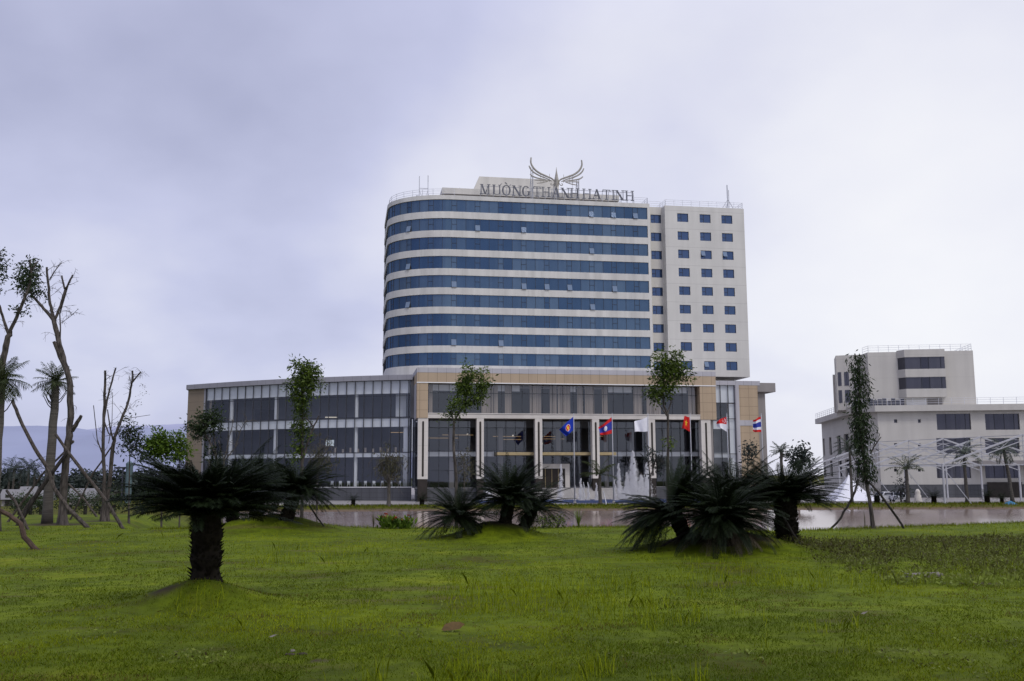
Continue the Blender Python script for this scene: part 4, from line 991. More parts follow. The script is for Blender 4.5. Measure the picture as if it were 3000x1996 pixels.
flags = [(1684, fA, 'blue flag with a round red and yellow emblem', [(290, 258), (135, 390), (205, 465), (298, 396)]),
         (1798, fL, 'red and blue striped flag with a white disc', [(704, 262), (546, 372), (565, 456), (709, 432)]),
         (1904, fW, 'plain white flag', [(1084, 262), (918, 312), (920, 418), (1078, 412)]),
         (2029, fV, 'red flag with a yellow star', [(1524, 262), (1436, 252), (1418, 372), (1530, 415)]),
         (2138, fS, 'red over white flag with white crescent', [(1916, 258), (1782, 300), (1778, 352), (1914, 415)]),
         (2240, fT, 'red, white and blue striped flag', [(2278, 255), (2166, 290), (2160, 414), (2283, 420)])]
for i, (px, fn, lab, cr) in enumerate(flags):
    g = at(px, 1472, FD); top = at(px, 1214, FD)
    o = empty('flagpole', (g.x, FD, PZ), 0, 'slim metal flagpole carrying the ' + lab, 'flagpole', 'flagpoles in front of the hotel')
    b = MB(); b.tube([(g.x, FD, PZ + .3), (g.x, FD, (PZ + top.z) / 2), (g.x, FD, top.z)], [.10, .075, .05], 8); b.build('pole', M['steel'], o, True)
    b = MB(); b.tube([(g.x, FD, top.z), (g.x, FD, top.z + .08), (g.x, FD, top.z + .16)], [.03, .09, .02], 8); b.build('finial', M['steel'], o, True)
    b = MB(); b.tube([(g.x, FD, PZ), (g.x, FD, PZ + .31)], .22, 10); b.build('base', M['conc'], o)
    C4 = [at(1600 + x / 3.5636, 1150 + y / 3.5636, FD) for x, y in cr]
    for q in C4: q.z += .06
    C4[0].x = C4[3].x = g.x - .09
    b = MB(); nx_, ny_ = 44, 30; ph = i * 1.3
    def fp_(s, t):
        q = C4[0].lerp(C4[1], s).lerp(C4[3].lerp(C4[2], s), t); wv = math.sin(s * 7.5 + ph + t * 1.2) * .20 * s + math.sin(s * 13 + t * 4 + ph) * .05 * s
        return (q.x + .06 * math.sin(s * 9 + ph) * s * (1 - s), q.y + wv * 1.6 - .1 * s, q.z + .09 * math.sin(s * 6 + ph + t) * s)
    G = [[fp_(k / nx_, j / ny_) for k in range(nx_ + 1)] for j in range(ny_ + 1)]
    for j in range(ny_):
        for k in range(nx_):
            b.cur = KI[fn((k + .5) / nx_, (j + .5) / ny_)]; b.quad(G[j][k], G[j][k + 1], G[j + 1][k + 1], G[j + 1][k])
    fl_ = b.build('flag', [FM[k] for k in KEYS], None)
    tag(fl_, lab + ' flying from a pole before the hotel', 'flag', 'flags flying before the hotel')
# ------------------------------------------------------------------ fountain
FY = 153.5
fa, fb = at(1395, 1471, FY).x, at(2050, 1471, FY).x
FO = empty('fountain', ((fa + fb) / 2, FY, PZ), 0, 'long blue basin fountain with white water jets in front of the hotel steps', 'fountain')
b = MB(); b.box(fa, fb, FY - 3, FY - 2.7, PZ, PZ + .42); b.box(fa, fb, FY + 2.7, FY + 3, PZ, PZ + .42); b.box(fa, fa + .3, FY - 2.7, FY + 2.7, PZ, PZ + .42); b.box(fb - .3, fb, FY - 2.7, FY + 2.7, PZ, PZ + .42); b.build('basin', M['bluebasin'], FO)
b = MB(); b.quad((fa + .3, FY - 2.7, PZ + .3), (fb - .3, FY - 2.7, PZ + .3), (fb - .3, FY + 2.7, PZ + .3), (fa + .3, FY + 2.7, PZ + .3)); b.build('basin_water', mt, FO)
jets = [(1645, 1361, .35, 1.0, 260, -.5), (1685, 1420, .12, .3, 60, 0), (1702, 1403, .30, .55, 380, 0), (1711, 1414, .14, .3, 120, 0), (1724, 1414, .2, .35, 170, 0), (1748, 1416, .22, .4, 160, 0), (1802, 1405, .2, .5, 140, 0),
        (1814, 1359, .45, .9, 480, .3), (1857, 1322, .55, 2.6, 2400, 0), (1838, 1385, .5, 1.6, 900, 0), (1897, 1357, .6, 1.7, 1100, 0), (1880, 1392, .8, 2.2, 900, 0), (1836, 1425, 1.0, 2.6, 700, 0), (1985, 1450, .9, 1.5, 500, 0)]
jets += [(1430, 1440, .8, 1.6, 420, 0)]
for px, ty, r1, rb, n, lean in jets:
    n = int(n * (12 if n > 800 else 26))
    g = at(px, 1466, FY); tz = at(px, ty, FY).z; zb = PZ + .3; hgt = tz - zb
    q = NR.random(n) ** 1.15; zz_ = zb + hgt * q; rr_ = (r1 * .16 + rb * .42 * (1 - q) ** 1.2) * np.abs(NR.normal(0, 1, n)) * NR.random(n) ** .4; an = NR.random(n) * 6.283
    c_ = np.stack([g.x + lean * (1 - q) ** 2 * .6 + rr_ * np.cos(an) + .05 * np.sin(zz_ * 5), FY + rr_ * np.sin(an) * .8, zz_ - rr_ * .6 * NR.random(n)], -1); c_[:, 2] = np.maximum(c_[:, 2], zb - .02)
    s_ = NR.uniform(.018, .05, n)[:, None]; d1 = NR.normal(size=(n, 3)); d1 /= np.linalg.norm(d1, axis=1)[:, None]; d1[:, 2] *= 2.6
    d2 = np.cross(d1, NR.normal(size=(n, 3))); d2 /= np.linalg.norm(d2, axis=1)[:, None]
    V = np.stack([c_ - d1 * s_ * 1.4, c_ - d2 * s_ * .7, c_ + d1 * s_ * 1.4, c_ + d2 * s_ * .7], 1).reshape(-1, 3) - np.array(FO.location)
    raw('water_jet', V, np.arange(4 * n).reshape(-1, 4), M['spray'], None, FO)

# ------------------------------------------------------------------ plants: helpers
def nrm(a): return a / (np.linalg.norm(a, axis=-1, keepdims=True) + 1e-9)
def frond(base, az, el, L, droop, n=34, ll=.16, lw=.012, vee=.45, sag=.15, rr=.012, tone=.5, rng=NR, first=.12, drift=0):
    """one feather frond: arching rachis + kite leaflets on both sides"""
    t = np.linspace(0, 1, n + 1); e = el - droop * t ** 1.3; st = L / n
    aa = az + drift * t ** 1.5
    d = np.stack([np.cos(e) * np.cos(aa), np.cos(e) * np.sin(aa), np.sin(e)], -1)
    P = np.concatenate([[np.zeros(3)], np.cumsum(d[:-1] * st, 0)]) + np.array(base)
    side = np.array([-math.sin(az), math.cos(az), 0.0]); up = np.cross(side, d) * -1; up[up[:, 2] < 0] *= 1
    V = []; T = []
    k = np.arange(int(n * first), n + 1); tt = t[k]
    env = np.sin(np.pi * np.clip(.12 + .83 * tt, 0, 1)) ** .6
    for sg in (-1, 1):
        out = nrm(side * sg * .86 + d[k] * (.35 + .45 * tt[:, None]) + np.abs(up[k]) * np.array([0, 0, 1.0]) * vee * (1 - tt[:, None]) + rng.normal(0, .06, (len(k), 3)))
        l = (ll * env * rng.uniform(.85, 1.1, len(k)))[:, None]
        mid = P[k] + out * l * .5; tip = P[k] + out * l + np.array([0, 0, -1.0]) * l * sag
        w_ = nrm(np.cross(out, up[k])) * lw
        V.append(np.stack([P[k], mid + w_, tip, mid - w_], 1)); T.append(np.clip(tone + rng.normal(0, .13, len(k)), 0, 1))
    V = np.concatenate(V).reshape(-1, 3); T = np.concatenate(T)
    w_ = side * rr; u_ = np.array([0, 0, rr])
    sh = np.linspace(1, .3, n)[:, None]
    A_, B_2 = P[:-1], P[1:]
    R1 = np.stack([A_ - w_ * sh, A_ + w_ * sh, B_2 + w_ * sh * .95, B_2 - w_ * sh * .95], 1).reshape(-1, 3)
    R2 = np.stack([A_ - u_ * sh, A_ + u_ * sh, B_2 + u_ * sh * .95, B_2 - u_ * sh * .95], 1).reshape(-1, 3)
    return np.concatenate([V, R1, R2]), np.concatenate([T, np.full(2 * n, tone * .8)])
def crown_mesh(name, fr, mat, parent):
    V = np.concatenate([f[0] for f in fr]); T = np.concatenate([f[1] for f in fr])
    if parent is not None: V = V - np.array(parent.location)
    return raw(name, V, np.arange(len(V)).reshape(-1, 4), mat, T, parent)
LEAFK = .95
def leafcloud(clouds, size=.13, wid=.3, droop=.5, rng=NR, clump=9):
    """kite leaves in clumps inside ellipsoids: (centre, (rx, ry, rz), n)"""
    VV = []; TT = []
    for c, r, n in clouds:
        n = int(n * LEAFK); c = np.array(c); r = np.array(r); nc = max(1, n // clump)
        q = nrm(rng.normal(size=(nc, 3))) * (rng.random(nc)[:, None] ** .45); cc = c + q * r
        idx = np.repeat(np.arange(nc), clump); m_ = len(idx)
        p = cc[idx] + rng.normal(0, size * .75, (m_, 3))
        d = nrm(rng.normal(size=(m_, 3)) * [1, 1, .7] + q[idx] * .6 - np.array([0, 0, droop]))
        s_ = nrm(np.cross(d, rng.normal(size=(m_, 3)))); l = (size * rng.uniform(.6, 1.25, m_))[:, None]
        VV.append(np.stack([p, p + d * l * .45 + s_ * l * wid * .5, p + d * l, p + d * l * .45 - s_ * l * wid * .5], 1).reshape(-1, 3))
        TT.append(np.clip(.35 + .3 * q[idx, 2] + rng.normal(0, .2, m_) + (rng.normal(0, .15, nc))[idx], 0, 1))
    return np.concatenate(VV), np.concatenate(TT)
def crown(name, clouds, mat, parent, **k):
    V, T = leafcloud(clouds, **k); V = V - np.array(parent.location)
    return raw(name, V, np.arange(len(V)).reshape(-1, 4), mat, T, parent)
def twigs(b, pts, n, L, r=.012, rng=R_, up=.3, sub=3, droop=.0):
    for _ in range(n):
        i = rng.randrange(1, len(pts)); p = Vector(pts[i - 1]).lerp(Vector(pts[i]), rng.random())
        d = Vector((rng.uniform(-1, 1), rng.uniform(-1, 1), rng.uniform(-.3, 1) + up)).normalized(); l = L * rng.uniform(.4, 1.1)
        q = [p]; 
        for k in range(5):
            d = (d + Vector((rng.gauss(0, .22), rng.gauss(0, .22), rng.gauss(0, .18) - droop * k * .3))).normalized(); q.append(q[-1] + d * l / 5)
        b.tube(q, [r * (1 - .14 * k) for k in range(6)], 4, False)
        for _ in range(sub):
            k = rng.randrange(1, 5); d2 = (d + Vector((rng.gauss(0, .9), rng.gauss(0, .9), rng.gauss(0, .6) - droop))).normalized()
            b.tube([q[k], q[k] + d2 * l * .2, q[k] + d2 * l * .38 + Vector((0, 0, -droop * l * .2))], [r * .6, r * .5, r * .35], 3, False)
def jag(pts, n=4, amp=.03, rng=R_):
    out = []
    for a, c in zip(pts[:-1], pts[1:]):
        a, c = Vector(a), Vector(c)
        for k in range(n):
            t = k / n; q = a.lerp(c, t)
            if k: q += Vector((rng.gauss(0, amp), rng.gauss(0, amp), rng.gauss(0, amp * .5)))
            out.append(q)
    return out + [Vector(pts[-1])]
def pxpath(pl, D, jit=.0, rng=R_):
    """polyline of photo pixels at distance D (optional depth drift per point)"""
    out = []; dy = 0
    for x, y in pl: out.append(at(x, y, D + dy)); dy += rng.gauss(0, jit)
    return out

# ------------------------------------------------------------------ cycads
def cycad(x, y, trunk_h, tr, L, nfr, label, group=None, lean=(0, 0), el=(-.05, 1.30), droop=(.45, 1.0), dead=0, fan=False, z=None, ll=.17, az=None, nl=64):
    base = Vector((x, y, (hz(x, y) if z is None else z) - .05)); o = empty('cycad', base, 0, label, 'cycad', group)
    top = base + Vector((lean[0], lean[1], trunk_h)); b = MB(); n = 9
    ax = [base.lerp(top, i / n) for i in range(n + 1)]; rs = [tr * (1.0 + .10 * math.sin(i * 2.1 + x) + (.12 if i == 0 else 0)) for i in range(n + 1)]
    b.tube(ax, rs, 14, True, .10); b.build('trunk', M['cycas_trunk'], o, False)
    # leaf-base scales
    k = int(260 * trunk_h * tr / .2); h = NR.random(k); a = NR.random(k) * 6.283; ctr = np.array(base) + h[:, None] * np.array(top - base)
    d = np.stack([np.cos(a), np.sin(a), np.full(k, .55)], -1); p = ctr + np.stack([np.cos(a), np.sin(a), 0 * a], -1) * tr * .95
    s_ = np.stack([-np.sin(a), np.cos(a), 0 * a], -1) * tr * .13; l = (tr * NR.uniform(.12, .38, k))[:, None]; dn = np.array([0, 0, -tr * .16])
    V = np.concatenate([np.stack([p - s_, p + s_, p + d * l, p + d * l - s_ * .2], 1), np.stack([p + dn, p - s_, p + d * l, p + s_], 1)]).reshape(-1, 3) - np.array(base)
    raw('leaf_base', V, np.arange(len(V)).reshape(-1, 4), M['cycas_trunk'], None, o)
    fr = []
    for i in range(nfr):
        q = (i + .5) / nfr; e = el[1] - (el[1] - el[0]) * q + R_.gauss(0, .14)
        A_ = (i * 2.39996 + R_.gauss(0, .25)) if az is None else R_.uniform(*az)
        if fan and e > .62: A_ = R_.uniform(-1.5, 1.5)
        bp_ = np.array(top) + np.array([math.cos(A_), math.sin(A_), 0]) * tr * .5 + np.array([0, 0, -.10 + .12 * (1 - q)])
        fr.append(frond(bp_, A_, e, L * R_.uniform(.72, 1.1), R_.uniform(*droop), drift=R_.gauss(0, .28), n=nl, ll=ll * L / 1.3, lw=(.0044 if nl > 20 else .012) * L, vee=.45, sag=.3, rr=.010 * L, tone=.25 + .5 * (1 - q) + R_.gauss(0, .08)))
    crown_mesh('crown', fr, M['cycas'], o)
    if dead:
        fr = []
        for i in range(dead):
            A_ = R_.uniform(0, 6.283); fr.append(frond(np.array(top) + np.array([0, 0, -.15]), A_, R_.uniform(-.6, -.1), L * R_.uniform(.7, 1.0), R_.uniform(.7, 1.1), n=26, ll=ll * .8, lw=.007, rr=.012, tone=R_.uniform(.1, .8), sag=.6))
        crown_mesh('dead_frond', fr, M['dead'], o)
    return o
g = at(605, 1600, 16.3)
cycad(g.x, 16.3, 1.16, .235, 1.40, 240, 'largest single cycad, thick black trunk and wide crown on its own mound', el=(.30, .98), droop=(.40, .80), ll=.20, nl=80)
GL_ = 'cycads clustered on the mound behind the lone one'
cycad(-9.6, 37.4, 1.1, .26, 1.8, 170, 'dark cycad at the middle of the left-hand mound, upright trunk', GL_, (-.1, 0), el=(-.1, 1.2), nl=64, ll=.175)
cycad(-8.3, 36.4, 1.15, .25, 1.7, 170, 'dark cycad at the right edge of the left-hand mound, leaning right', GL_, (.35, 0), el=(-.2, 1.1), nl=64, ll=.175)
cycad(-10.8, 38.6, 1.0, .24, 1.7, 90, 'small dark cycad at the far left of the left-hand mound', GL_, (-.25, .2), nl=64, ll=.175)
GC_ = 'cycads clustered on the middle mound'
cycad(-.25, 32.0, .75, .20, 1.5, 180, 'cycad with the tallest crown on the middle mound', GC_, (.15, 0), el=(-.1, 1.3), nl=64, ll=.175)
cycad(.35, 32.6, .7, .19, 1.35, 80, 'cycad at the right of the middle mound, leaning right', GC_, (.35, .1), el=(-.1, 1.1), nl=64, ll=.175)
cycad(-1.3, 31.9, .45, .19, 1.38, 120, 'low cycad tilted left off the middle mound', GC_, (-.45, -.1), el=(-.35, 1.15), nl=64, ll=.175)
GR_ = 'cycads clustered on the right-hand mound'
cycad(5.35, 25.2, .65, .26, 1.56, 200, 'broad cycad in the middle of the right mound with dead fronds hanging below', GR_, (-.1, -.2), el=(-.05, 1.15), droop=(.6, 1.15), dead=34, nl=64, ll=.175)
cycad(4.55, 26.2, .70, .20, 1.58, 160, 'cycad at the left of the right mound, leaning far left', GR_, (-.34, -.1), el=(-.40, 1.35), droop=(.35, .85), nl=64, ll=.16, az=(1.9, 4.4), fan=True)
cycad(7.32, 26.6, 1.25, .29, 1.46, 180, 'tall cycad with a bulky black trunk at the right of the right mound', GR_, (-.02, 0), el=(.08, 1.02), droop=(.35, .85), nl=64, ll=.17)
cycad(6.2, 27.8, 1.20, .24, 1.58, 160, 'rear cycad whose crown tops the right mound cluster', GR_, (.0, .1), el=(.1, 1.05), droop=(.4, .9), nl=64, ll=.17)
# small cycads on the far bank
for px, lab, s in ((1035, 'tiny cycad on the far bank before the granite plinth', 1), (1236, 'tiny cycad on the far bank by the first porch column', 1.1), (2396, 'tiny cycad on the far bank left of the marquee tent', 1.3), (2570, 'small cycad between the marquee tent and the white cars', 1.3), (2737, 'small cycad in front of the pavilion frame, nearest its middle', 1.2), (2893, 'small cycad under the right half of the pavilion frame', 1.2), (2936, 'smallest cycad farthest right on the far bank', .9)):
    q = at(px, 1475, 144.5); cycad(q.x, 144.5, .95 * s, .28 * s, 1.35 * s, 26, lab, 'small cycads along the far bank', nl=12, ll=.34, el=(-.1, 1.2), droop=(.4, .9))

# ------------------------------------------------------------------ palms
def palm(px, ytop, ybase, D, label, group, L=2.2, nfr=22, tr=.16, el=(-.3, 1.35), droop=(.9, 1.7), mat='palm', lean=0, nl=22, ll=.55, lw=.03, name='palm_tree', z=None, bark='bark_palm', dead=0):
    t = at(px, ytop, D); bx = t.x - lean; zb = hz(bx, D) if z is None else z
    o = empty(name, (bx, D, zb - .05), 0, label, 'palm', group); b = MB()
    pts = jag([(bx, D, zb - .05), (bx + lean * .35, D, zb + (t.z - zb) * .5), (t.x, D, t.z)], 5, tr * .08)
    b.tube(pts, [tr * (1.35 if i == 0 else 1.15 - .4 * i / len(pts)) for i in range(len(pts))], 9, True, .08); b.build('trunk', M[bark], o, True)
    fr = []
    for i in range(nfr):
        q = (i + .5) / nfr; e = el[1] - (el[1] - el[0]) * q + R_.gauss(0, .12); A_ = i * 2.39996 + R_.gauss(0, .3)
        fr.append(frond(np.array(t), A_, e, L * R_.uniform(.8, 1.1), R_.uniform(*droop), n=nl, ll=ll, lw=lw, vee=.2, sag=.45, rr=.02, tone=.3 + .4 * (1 - q) + R_.gauss(0, .1)))
    crown_mesh('crown', fr, M[mat], o)
    if dead:
        b = MB()
        for _ in range(dead):
            a = R_.uniform(0, 6.28); q = t + Vector((0, 0, -R_.uniform(.4, 1.6))); d = Vector((math.cos(a), math.sin(a), .9))
            b.tube([q, q + d * .28, q + d * .5 + Vector((0, 0, .18))], [.03, .025, .02], 4)
        b.build('frond_stub', M['bark_dark'], o)
    return o
palm(163, 1118, 1526, 44.0, 'short-crowned palm standing between the bare trunks at the left', 'palms on the left lawn', L=.95, nfr=30, tr=.20, el=(-.6, 1.45), droop=(.2, .8), ll=.34, lw=.02, nl=14, dead=10, name='palm_tree')
palm(6, 1112, 1560, 36.5, 'palm cut by the left picture edge with spiky drooping fronds', 'palms on the left lawn', L=1.05, nfr=32, tr=.17, el=(-.9, 1.3), droop=(.3, .9), ll=.42, lw=.018, nl=16, dead=4)
GP_ = 'young palms on the hotel plaza'
palm(1757, 1392, 1490, 145.0, 'young palm propped beside the fountain jets', GP_, L=3.4, nfr=15, tr=.25, el=(.2, 1.3), droop=(.5, 1.1), ll=.95, lw=.06, mat='palm', z=-2.2, nl=16)
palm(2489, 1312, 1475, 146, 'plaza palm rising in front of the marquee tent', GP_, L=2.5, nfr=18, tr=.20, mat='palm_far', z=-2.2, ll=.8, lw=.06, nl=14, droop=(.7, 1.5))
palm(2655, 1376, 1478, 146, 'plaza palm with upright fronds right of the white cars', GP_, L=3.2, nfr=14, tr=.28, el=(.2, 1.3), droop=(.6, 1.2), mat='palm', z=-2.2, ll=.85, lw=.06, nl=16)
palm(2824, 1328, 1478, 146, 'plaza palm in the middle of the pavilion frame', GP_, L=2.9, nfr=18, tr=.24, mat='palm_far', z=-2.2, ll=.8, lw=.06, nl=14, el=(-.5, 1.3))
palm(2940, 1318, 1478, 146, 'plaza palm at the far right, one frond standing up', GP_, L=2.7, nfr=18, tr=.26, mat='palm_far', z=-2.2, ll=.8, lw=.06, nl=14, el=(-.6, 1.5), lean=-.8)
palm(2288, 1322, 1475, 142, 'spiky palm top showing above the right cycad cluster', GP_, L=1.7, nfr=18, tr=.25, mat='palm_far', z=-2.2, ll=.7, lw=.05, nl=12, droop=(.3, .8))
q = at(1768, 1440, 145); e = at(1776, 1463, 145); 
b = MB(); b.tube([(q.x, 145.2, q.z), (e.x, 144.6, PZ - .05)], .07, 6); tag(b.build('support_pole', M['railing']), 'short pale prop leaning on the palm beside the fountain', 'prop')

# ------------------------------------------------------------------ bare pruned trees at the left
def tree(name, label, cat, D, limbs, group=None, bark='bark', tw=None, clouds=None, leaf='leaf', base_px=None, jit=.06, lk=None, rough=.16, n=8, rk=.85, sat=4):
    p0 = at(*limbs[0][0][0], D); zb = hz(p0.x, D); o = empty(name, (p0.x, D, zb), 0, label, cat, group)
    b = MB(); paths = []
    for i, (pl, r0_, r1_) in enumerate(limbs):
        pts = pxpath(pl, D, jit if i else 0)
        if i == 0: pts[0].z = min(pts[0].z, zb) - .08
        pts = jag(pts, 3, r0_ * .09); k = len(pts); paths.append(pts)
        b.tube(pts, [.86 * (r0_ + (r1_ - r0_) * j / (k - 1)) * (1.65 if (i == 0 and j == 0) else 1.15 if (i == 0 and j == 1) else 1) for j in range(k)], n, True, rough)
    b.build('trunk', M[bark], o)
    if tw:
        b = MB()
        for i, cnt, L, r, dr in tw: twigs(b, paths[i], cnt, L, r, droop=dr)
        b.build('twigs', M[bark], o)
    if clouds:
        rg3 = random.Random(int(D * 10 + len(clouds) * 7 + limbs[0][0][0][0]))
        clouds = list(clouds) + [(x + rx * 1.25 * math.cos(a_), y + rz * 1.2 * math.sin(a_), rx * .3, rz * .32, int(nn * .10) + 9, dy + rg3.uniform(-.2, .2)) for x, y, rx, rz, nn, dy in clouds for a_ in [rg3.uniform(0, 6.28) for _ in range(sat)]]
        cl_ = [(at(x, y, D + dy), (rx * rk * D / FPX, rx * rk * D / FPX * .8, rz * D / FPX), nn) for x, y, rx, rz, nn, dy in clouds]
        crown('crown', cl_, M[leaf], o, **(lk or {}))
    return o
tree('bare_tree', 'thick leaning bare tree with sawn forked limbs, a stub low on its right', 'tree', 43, [
    ([(184, 1527), (186, 1437), (193, 1354), (204, 1277), (207, 1198), (206, 1130), (195, 1082), (180, 1030), (167, 975), (157, 935)], .20, .12),
    ([(158, 940), (143, 921), (123, 898), (97, 870), (86, 850)], .095, .05), ([(157, 935), (150, 900), (145, 878), (141, 829), (137, 783)], .09, .055),
    ([(160, 938), (170, 915), (178, 895), (185, 868), (191, 849), (203, 826), (213, 806)], .075, .045), ([(189, 846), (181, 808)], .05, .04), ([(145, 820), (160, 795), (180, 770)], .035, .02),
    ([(189, 1075), (174, 1045), (158, 1001)], .10, .085), ([(210, 1262), (222, 1246), (238, 1218)], .13, .08), ([(176, 1000), (177, 960), (175, 921), (200, 835)], .04, .03), ([(179, 947), (205, 928), (230, 905)], .018, .01), ([(205, 1300), (216, 1293)], .1, .07)],
    bark='bark', tw=[(2, 7, 1.0, .012, .1), (3, 9, .9, .012, .1), (1, 5, .9, .012, .6), (5, 6, .7, .01, .1), (0, 8, .9, .011, .5), (4, 4, .6, .01, .1), (9, 8, .5, .01, 0)],
    clouds=[(92, 800, 26, 34, 300, 0), (80, 840, 22, 28, 300, .1), (105, 858, 20, 20, 120, -.1)], leaf='leaf_dark', lk=dict(size=.16, wid=.42, droop=.6))
tree('bare_tree', 'forked pale tree leaning out of the left picture edge, leaves at one limb', 'tree', 38, [
    ([(-14, 1560), (-8, 1300), (0, 1140), (6, 1073), (15, 1030), (23, 987), (29, 970)], .17, .12), ([(29, 970), (49, 930), (66, 889), (77, 861)], .085, .065), ([(77, 861), (88, 830), (92, 800), (87, 762)], .06, .045), ([(90, 800), (100, 780), (112, 765)], .04, .035),
    ([(24, 978), (11, 938), (0, 901), (-25, 850)], .07, .05), ([(-25, 850), (-10, 790), (0, 740)], .04, .03)], bark='bark', tw=[(1, 7, .7, .012, .2), (4, 6, .7, .012, .2), (5, 6, .8, .01, .3)],
    clouds=[(86, 812, 28, 38, 260, 0), (62, 800, 20, 24, 90, 0), (55, 915, 14, 14, 36, 0), (2, 760, 14, 26, 150, 0), (2, 830, 10, 40, 70, 0)], leaf='leaf_dark', lk=dict(size=.15, wid=.42, droop=.6))
tree('bare_tree', 'straight slender bare tree with sawn tips, left of its forked twin', 'tree', 46, [
    ([(302, 1517), (304, 1460), (306, 1405), (302, 1309), (304, 1214), (308, 1130), (308, 1086)], .12, .06), ([(305, 1225), (314, 1170), (322, 1139), (339, 1079)], .06, .045), ([(300, 1330), (285, 1290), (274, 1188)], .035, .02), ([(304, 1230), (318, 1270), (335, 1283)], .04, .03), ([(318, 1300), (328, 1240), (330, 1150)], .025, .012)],
    group='pair of sawn bare trees', tw=[(0, 26, 1.1, .012, 0), (1, 9, .7, .011, 0)], bark='bark')
tree('bare_tree', 'bare tree with a wide V fork and sawn tips, right of its straight twin', 'tree', 46.6, [
    ([(313, 1517), (314, 1453), (322, 1405), (331, 1309), (335, 1284)], .13, .10), ([(335, 1284), (357, 1226), (370, 1195), (380, 1160), (382, 1142), (389, 1110), (388, 1086)], .08, .05), ([(386, 1122), (400, 1105), (413, 1089)], .05, .035), ([(331, 1290), (322, 1250), (315, 1200)], .05, .03), ([(362, 1227), (400, 1222), (440, 1216)], .016, .012)],
    group='pair of sawn bare trees', tw=[(1, 20, .9, .012, .2), (2, 8, .7, .01, .4)], bark='bark', clouds=[(405, 1130, 22, 40, 40, 0)], leaf='leaf_dry', lk=dict(size=.09, droop=.8))
poles = [([(10, 1169), (30, 1210), (83, 1309), (128, 1373), (150, 1430), (195, 1490), (261, 1561)], 40, .085, 'pole', 'long bent grey prop crossing from the left edge down to the lawn'),
         ([(148, 1271), (185, 1320), (250, 1400), (310, 1470), (367, 1536)], 42, .075, 'pole', 'straight prop slanting right from the thick bare tree'),
         ([(188, 1322), (150, 1380), (110, 1440), (51, 1526)], 42.4, .10, 'bark_dark', 'thick dark prop slanting left from the thick bare tree'),
         ([(190, 1316), (120, 1390), (24, 1477)], 46, .06, 'pole', 'thin pale prop behind the thick dark prop'),
         ([(-90, 1462), (10, 1512), (48, 1536), (65, 1575), (112, 1622)], 28, .075, 'pole_red', 'crooked reddish prop in the lower left corner'),
         ([(194, 1418), (240, 1458), (287, 1501)], 52, .06, 'pole', 'thin prop between the palm and the slender bare trees'),
         ([(328, 1293), (300, 1340), (268, 1389), (205, 1500)], 47.5, .045, 'pole', 'thin prop slanting left from the V-forked bare tree'),
         ([(10, 1437), (40, 1470), (86, 1523)], 39, .06, 'pole', 'short prop at the foot of the left-edge palm'),
         ([(118, 1430), (90, 1460), (45, 1515)], 47, .05, 'pole', 'thin curved prop just behind the crossing props')]
for pl, D, r, mtl, lab in poles:
    pts = pxpath(pl, D); z = hz(pts[-1].x, D); pts[-1].z = z - .06
    for i, p_ in enumerate(pts): p_.y += (len(pts) - 1 - i) * .12
    pts = jag(pts, 3, r * .12); b = MB(); b.tube(pts, [r * (.8 + .25 * i / len(pts)) for i in range(len(pts))], 8, True, .14); tag(b.build('support_pole', M[mtl]), lab, 'prop', 'wooden props around the left trees')

# ------------------------------------------------------------------ young leafy trees near the pond
YT = 'young leafy trees along the near bank'
tree('leafy_tree', 'narrow young tree with a leaf column in front of the glass wing', 'tree', 40, [([(886, 1545), (884, 1400), (886, 1273), (887, 1178), (880, 1090)], .085, .03), ([(886, 1356), (900, 1300), (918, 1251)], .055, .045), ([(918, 1251), (908, 1238), (895, 1222)], .04, .025), ([(918, 1251), (927, 1236), (934, 1218)], .04, .03)],
     YT, clouds=[(878, 1078, 16, 22, 220, 0), (890, 1115, 32, 34, 800, 0), (908, 1110, 24, 40, 520, .1), (885, 1180, 20, 45, 600, 0), (880, 1245, 18, 34, 420, 0), (872, 1318, 12, 30, 190, 0)], tw=[(0, 8, .7, .012, .2)], lk=dict(size=.17, wid=.34))
tree('leafy_tree', 'dark young tree with a forked trunk at the tan end of the glass wing', 'tree', 40.5, [([(648, 1545), (642, 1400), (636, 1350), (622, 1310), (602, 1273), (598, 1240)], .07, .03), ([(636, 1350), (630, 1300), (622, 1240)], .035, .02)],
     YT, clouds=[(600, 1240, 34, 30, 620, 0), (628, 1222, 18, 24, 260, 0), (585, 1258, 22, 18, 240, 0), (612, 1320, 10, 26, 80, 0)], leaf='leaf_dark', tw=[(0, 8, .8, .012, 0)], lk=dict(size=.16, wid=.36))
tree('leafy_tree', 'young tree with three leaf clumps before the left half of the porch', 'tree', 41, [([(1340, 1545), (1336, 1399), (1329, 1310), (1330, 1233)], .085, .055), ([(1330, 1233), (1345, 1212), (1356, 1195), (1372, 1150), (1368, 1090)], .05, .02), ([(1356, 1198), (1385, 1180), (1410, 1150), (1418, 1115)], .045, .02), ([(1330, 1236), (1324, 1215), (1320, 1195)], .03, .015)],
     YT, clouds=[(1367, 1110, 20, 36, 430, 0), (1368, 1158, 27, 32, 520, 0), (1414, 1130, 19, 30, 380, .1), (1400, 1165, 22, 20, 220, 0), (1322, 1202, 16, 22, 170, 0), (1350, 1190, 20, 18, 160, -.1)], leaf='leaf', tw=[(0, 5, .6, .012, .1)], lk=dict(size=.17, wid=.34))
